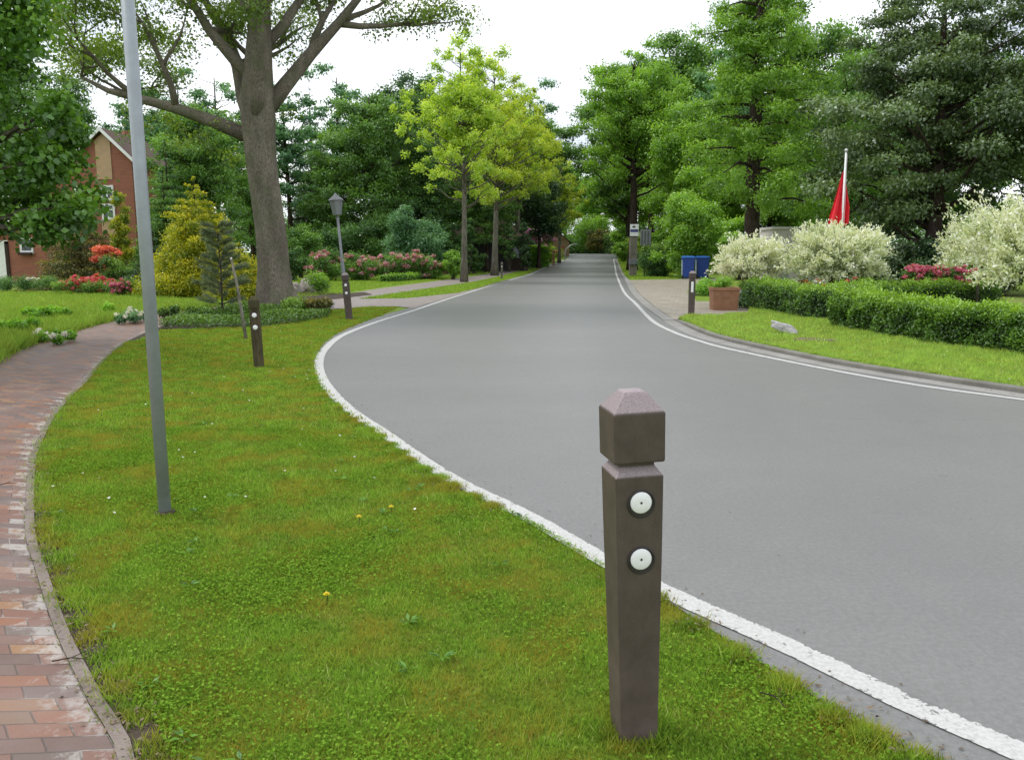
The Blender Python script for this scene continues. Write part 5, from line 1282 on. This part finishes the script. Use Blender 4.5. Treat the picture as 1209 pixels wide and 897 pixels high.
# right avenue tree and neighbours
a1 = make_tree('avenue_tree', 'spreading light green avenue tree behind the neighbourhood sign', 'tree', A(746, 62), 16, (0, 0, 10.8), (4.6, 4, 5.0), 190, .75, 46000, .18, M['leaf_bright'], M['bark_dark'], .34, 140, flat=.65, fill=.4, take=.7)
dup(a1, A(768, 78), 'second avenue tree, its dark trunk just right of the sign', None, 2.2, .95)
dup(a1, A(705, 128), 'distant light green tree closing the end of the road', None, 4.0, .75)
# larch with horizontal limbs
def larch():
    Y = 36; p = A(886, Y); e = empty('larch_tree', p, 'tall larch with thick dark trunk and level limbs behind the willows', 'tree')
    r = random.Random(5); mb = MB(); mb.tube([(0, 0, -.1), (-.05, 0, 2), (-.1, 0, 5), (-.1, 0, 9), (0, 0, 15)], [.38, .33, .29, .22, .04], 14, .05)
    cl = []
    for k in range(96):
        z = 3.6 + 11.0 * (k / 96) ** .9 + r.uniform(-.2, .2); a = r.uniform(0, 6.283); L_ = r.uniform(1.6, 3.6) * (1 - .55 * max(0, (z - 8)) / 7)
        tip = Vector((math.cos(a) * L_, math.sin(a) * L_, z + r.uniform(-.5, .25)))
        mb.tube([(-.1, 0, z), (tip.x * .5, tip.y * .5, z + .12), tuple(tip)], [.07, .045, .012], 5)
        for s_ in (.4, .6, .8, 1.0):
            if r.random() < .3: continue
            cl.append(((tip.x * s_ + r.uniform(-.2, .2), tip.y * s_, z + (tip.z - z) * s_ - .12 + r.uniform(-.15, .25)), (.62, .6, .38), r.random()))
            if r.random() < .35: cl.append(((tip.x * s_, tip.y * s_, z + (tip.z - z) * s_ - .35), (.22, .2, .45), r.random()))
    mb.build('trunk', M['bark_dark'], e, smooth=True)
    a = clump_leaves(cl, 85000, .12, .5, .5, .7, r=np.random.default_rng(5)); leaves('crown', *a[:5], a[5], M['leaf_bright'], e)
larch()
# dark maples right
d1 = make_tree('dark_tree', 'huge dark green tree filling the right background behind the hedges', 'tree', A(1095, 32), 12, (0, 0, 6.6), (4.9, 4.2, 6.0), 200, .85, 110000, .135, M['leaf_maple'], M['bark_dark'], .32, 150, flat=.42, fill=.45, take=.5, up=1.0)
dup(d1, A(1300, 30), 'dark green tree at the right frame edge beside the huge one', None, 1.9, 1.0)
make_tree('dark_tree', 'medium green tree between the larch and the huge dark tree', 'tree', A(985, 42), 11, (0, 0, 7.2), (3.6, 3, 4.7), 110, .8, 40000, .14, M['leaf_green'], M['bark_dark'], .24, 151, flat=.55, fill=.45, take=.5)

for k_, (a_, y_, yt_, hf_, mt_, lb_) in enumerate([(1050, 30, 283, 34, 'leaf_maple', 'dark shrub under the left skirt of the huge dark tree'), (1115, 29, 275, 42, 'leaf_dark', 'blackish shrub behind the pink flowers'),
        (1180, 28, 268, 42, 'leaf_maple', 'dark shrub behind the right edge willow'), (1255, 27, 262, 45, 'leaf_dark', 'dark shrub just outside the right frame edge'), (1000, 33, 288, 26, 'leaf_deep', 'green shrub behind the wide willow')]):
    bush_big(a_, y_, yt_, hf_, M[mt_], lb_, 300 + k_, 16000, .11)
# background wood: a few kinds, each copied
W = 'trees of the wood behind the gardens'
wood = {}
def wtree(kind, px_, y, H, label, rz=0.0):
    if kind not in wood:
        s = {'broad': lambda: make_tree('wood_tree', label, 'tree', (0, 0, 0), 14, (0, 0, 8.2), (4.1, 3.7, 5.8), 140, .88, 44000, .19, M['leaf_green'], M['bark_dark'], .24, 160, W, fill=.45, flat=.6),
             'sparse': lambda: make_tree('wood_tree', label, 'tree', (0, 0, 0), 14, (0, 0, 8.6), (3.3, 3.2, 5.4), 80, .62, 13000, .19, M['leaf_blue'], M['bark_dark'], .2, 161, W, fill=.3, flat=.5, take=1),
             'dark': lambda: make_tree('wood_tree', label, 'tree', (0, 0, 0), 14, (0, 0, 7.4), (4.0, 3.7, 6.5), 140, .88, 44000, .19, M['leaf_deep'], M['bark_dark'], .24, 162, W, fill=.5, flat=.6),
             'bright': lambda: make_tree('wood_tree', label, 'tree', (0, 0, 0), 14, (0, 0, 8.0), (4.1, 3.6, 5.6), 130, .92, 40000, .2, M['leaf_bright'], M['bark_dark'], .24, 163, W, fill=.45, flat=.6),
             'spruce': lambda: conifer('spruce_tree', (0, 0, 0), 14, 2.8, M['leaf_dark'], label, 164, 30000, .18, 'tree', droop=.5, tiers=24, per=10, tr=.2, gaps=.1, z0=.12, group=W, thick=.55, spread=1.1)}[kind]()
        wood[kind] = s; s.location = A(px_, y); s.rotation_euler.z = rz; s.scale = (H / 14,) * 3; return s
    return dup(wood[kind], A(px_, y), label, W, rz, H / 14)
WL = [('broad', 20, 58, 15, 'green tree rising behind the brick house roof'),
      ('dark', 95, 66, 15, 'dark tree behind the gable of the brick house'),
      ('sparse', 175, 60, 15, 'thin crowned tree right behind the grey street pole'),
      ('spruce', 222, 64, 15, 'dark spruce behind the golden cypress'),
      ('sparse', 262, 72, 17, 'thin tree with sky gaps left of the oak trunk'),
      ('sparse', 345, 62, 15, 'thin tree with sky gaps just right of the oak trunk'),
      ('spruce', 372, 80, 17, 'tall spruce between oak and lantern post'),
      ('sparse', 405, 72, 17, 'loose crowned tree above the lantern post'),
      ('broad', 440, 58, 13, 'green tree right of the lantern post'),
      ('dark', 480, 66, 15, 'dark tree behind the first street tree, left side'),
      ('broad', 525, 76, 17, 'green tree behind the crown of the first street tree'),
      ('dark', 575, 74, 14, 'dark tree behind the brown roofed bungalow'),
      ('broad', 612, 96, 17, 'distant tree above the clipped hedge block'),
      ('sparse', 655, 125, 16, 'far thin tree left of the bright sky gap'),
      ('bright', 618, 106, 10, 'light green far tree over the mauve rhododendron'),
      ('bright', 712, 128, 15, 'light green far tree above the street lamps'),
      ('bright', 760, 118, 17, 'light green far tree right of the street lamps'),
      ('broad', 800, 92, 16, 'green tree above the blue bins'),
      ('bright', 835, 74, 10, 'light green tree behind the tall bright shrub'),
      ('bright', 850, 62, 8.5, 'light green tree left of the larch'),
      ('sparse', 850, 98, 18, 'thin tree seen through the larch limbs'),
      ('broad', 935, 70, 12, 'green tree above the white shed'),
      ('sparse', 920, 90, 19, 'thin tall tree right of the larch top'),
      ('dark', 1010, 58, 15, 'dark tree behind the red flag'),
      ('dark', 1110, 60, 17, 'dark tree behind the huge maple'),
      ('broad', 1210, 55, 16, 'green tree at the far right behind the garden'),
      ('spruce', 300, 92, 19, 'far spruce hidden by the oak trunk'),
      ('spruce', -40, 70, 15, 'spruce behind the left corner of the brick house'),
      ('broad', 480, 105, 20, 'far green tree behind the wood edge'),
      ('dark', 560, 110, 20, 'far dark tree behind the street tree crowns'),
      ('bright', 668, 142, 17, 'far light green tree in the middle of the road gap'),
      ('sparse', 628, 116, 24, 'tall thin tree over the clipped hedge block'),
      ('bright', 820, 57, 13, 'light green tree with low crown above the blue bins'),
      ('bright', 741, 92, 15, 'light green tree behind the first avenue tree'),
      ('broad', 742, 86, 21, 'tall green tree rising behind both avenue trees'),
      ('broad', 812, 80, 22, 'tall green tree left of the larch top'),
      ('sparse', 862, 66, 20, 'tall thin tree directly behind the larch'),
      ('broad', 945, 66, 20, 'tall green tree between larch and huge dark tree'),
      ('sparse', 756, 110, 25, 'very tall thin tree over the far bend of the road'),
      ('bright', 798, 72, 12, 'light green tree between the avenue trees and the larch'),
      ('bright', 905, 60, 10.5, 'light green tree just right of the larch trunk'),
      ('bright', 958, 56, 11, 'light green tree between the larch and the flag'),
      ('broad', 868, 84, 15, 'green tree directly behind the larch trunk'),
      ('broad', 640, 86, 15, 'green tree behind the last street tree'),
      ('broad', 225, 78, 15, 'far green tree behind the golden cypress'),
      ('broad', 240, 40, 9.0, 'green tree between the brick house and the oak, above the golden cypress'),
      ('broad', 575, 60, 9, 'green tree standing beside the brown bungalow roof'),
      ('dark', 500, 60, 10, 'lower dark tree behind the rhododendron row'),
      ('broad', 395, 60, 9, 'lower green tree behind the lantern post'),
      ('broad', 300, 56, 9, 'lower green tree left of the oak foot')]
for i, (k, a_, y_, h_, lb) in enumerate(WL): wtree(k, a_, y_, h_, lb, (i * 2.4) % 6.28)
# undergrowth mass that closes the wood at eye level
r_ = np.random.default_rng(200); cl = []
for k in range(420):
    a_ = r_.uniform(-200, 1420)
    if 655 < a_ < 735: y_ = r_.uniform(118, 135)
    elif a_ <= 655: y_ = r_.uniform(72, 100) if a_ < 600 else r_.uniform(92, 118)
    else: y_ = r_.uniform(76, 110)
    p = A(a_, y_); hgt = r_.uniform(.3, 3.4 if not 655 < a_ < 735 else 2.2)
    cl.append(((p.x, p.y, p.z + hgt), (2.2, 1.8, 1.3), r_.random()))
a_ = clump_leaves(cl, 90000, .3, .6, .6, .5, r=r_)
o = leaves('undergrowth', *a_[:5], a_[5], M['leaf_deep']); tag(o, 'dense dark undergrowth closing the wood at eye level', 'undergrowth', kind='stuff')
hedge('far_hedge', [A(640, 133), A(672, 128), A(706, 121), A(738, 108)], 1.2, 2.6, 9000, .22, M['leaf_box'], 'clipped green hedge across the end of the road', 15, wav=.1)
bush_big(706, 116, 268, 20, M['leaf_yew'], 'rusty brown shrub behind the street lamps', 201, 5000, .2)
bush_big(700, 121, 246, 34, M['leaf_bright'], 'wide light green shrub mass closing the view at the road end', 203, 16000, .22)
bush_big(735, 104, 250, 16, M['leaf_bright'], 'light green tall bush right of the street lamps', 204, 9000, .2)
bush_big(655, 130, 240, 18, M['leaf_bright'], 'light green tall bush left of the far bend', 205, 9000, .2)
bush_big(675, 127, 272, 14, M['leaf_bright'], 'light green shrub at the left of the far bend', 202, 5000, .2)

# ------------------------------------------------------------------ light
w = bpy.data.worlds.new('World'); sc.world = w; w.use_nodes = True; t = w.node_tree; t.nodes.clear(); n = N(t)
sky = n.n('ShaderNodeTexSky', sky_type='NISHITA'); sky.sun_disc = False; sky.sun_elevation = R(56); sky.sun_rotation = R(-70)
b1 = n.n('ShaderNodeBackground'); n.l(sky.outputs[0], b1.inputs[0]); b1.inputs[1].default_value = .10
tc = n.n('ShaderNodeTexCoord').outputs['Generated']
cloud = n.noise(n.mapv(tc, (1, 1, 2.2)), 2.6, 6, .6)
b2 = n.n('ShaderNodeBackground'); n.l(n.ramp(cloud, [(.3, (.46, .52, .62)), (.5, (.74, .77, .82)), (.68, (1, 1, 1))]), b2.inputs[0]); b2.inputs[1].default_value = 1.72
mx = n.n('ShaderNodeMixShader'); n.l(n.ramp(cloud, [(.30, .72), (.5, .97)]), mx.inputs[0]); n.l(b1.outputs[0], mx.inputs[1]); n.l(b2.outputs[0], mx.inputs[2])
wo = n.n('ShaderNodeOutputWorld'); n.l(mx.outputs[0], wo.inputs[0])
ld = bpy.data.lights.new('sun', 'SUN'); ld.energy = 1.9; ld.angle = R(16); ld.color = (1, .965, .91)
lo = bpy.data.objects.new('sun', ld); COL.objects.link(lo)
az, el = R(-70), R(56)      # from the left, a little ahead
dirv = Vector((math.sin(az) * math.cos(el), math.cos(az) * math.cos(el), math.sin(el)))
lo.rotation_euler = (-dirv).to_track_quat('-Z', 'Y').to_euler()
sc.view_settings.view_transform = 'Standard'; sc.view_settings.look = 'None'; sc.view_settings.exposure = 0; sc.view_settings.gamma = 1
cy = sc.cycles; cy.use_denoising = True; cy.max_bounces = 6; cy.diffuse_bounces = 3; cy.glossy_bounces = 2; cy.transmission_bounces = 4; cy.transparent_max_bounces = 4
cy.use_adaptive_sampling = True; cy.caustics_reflective = False; cy.caustics_refractive = False
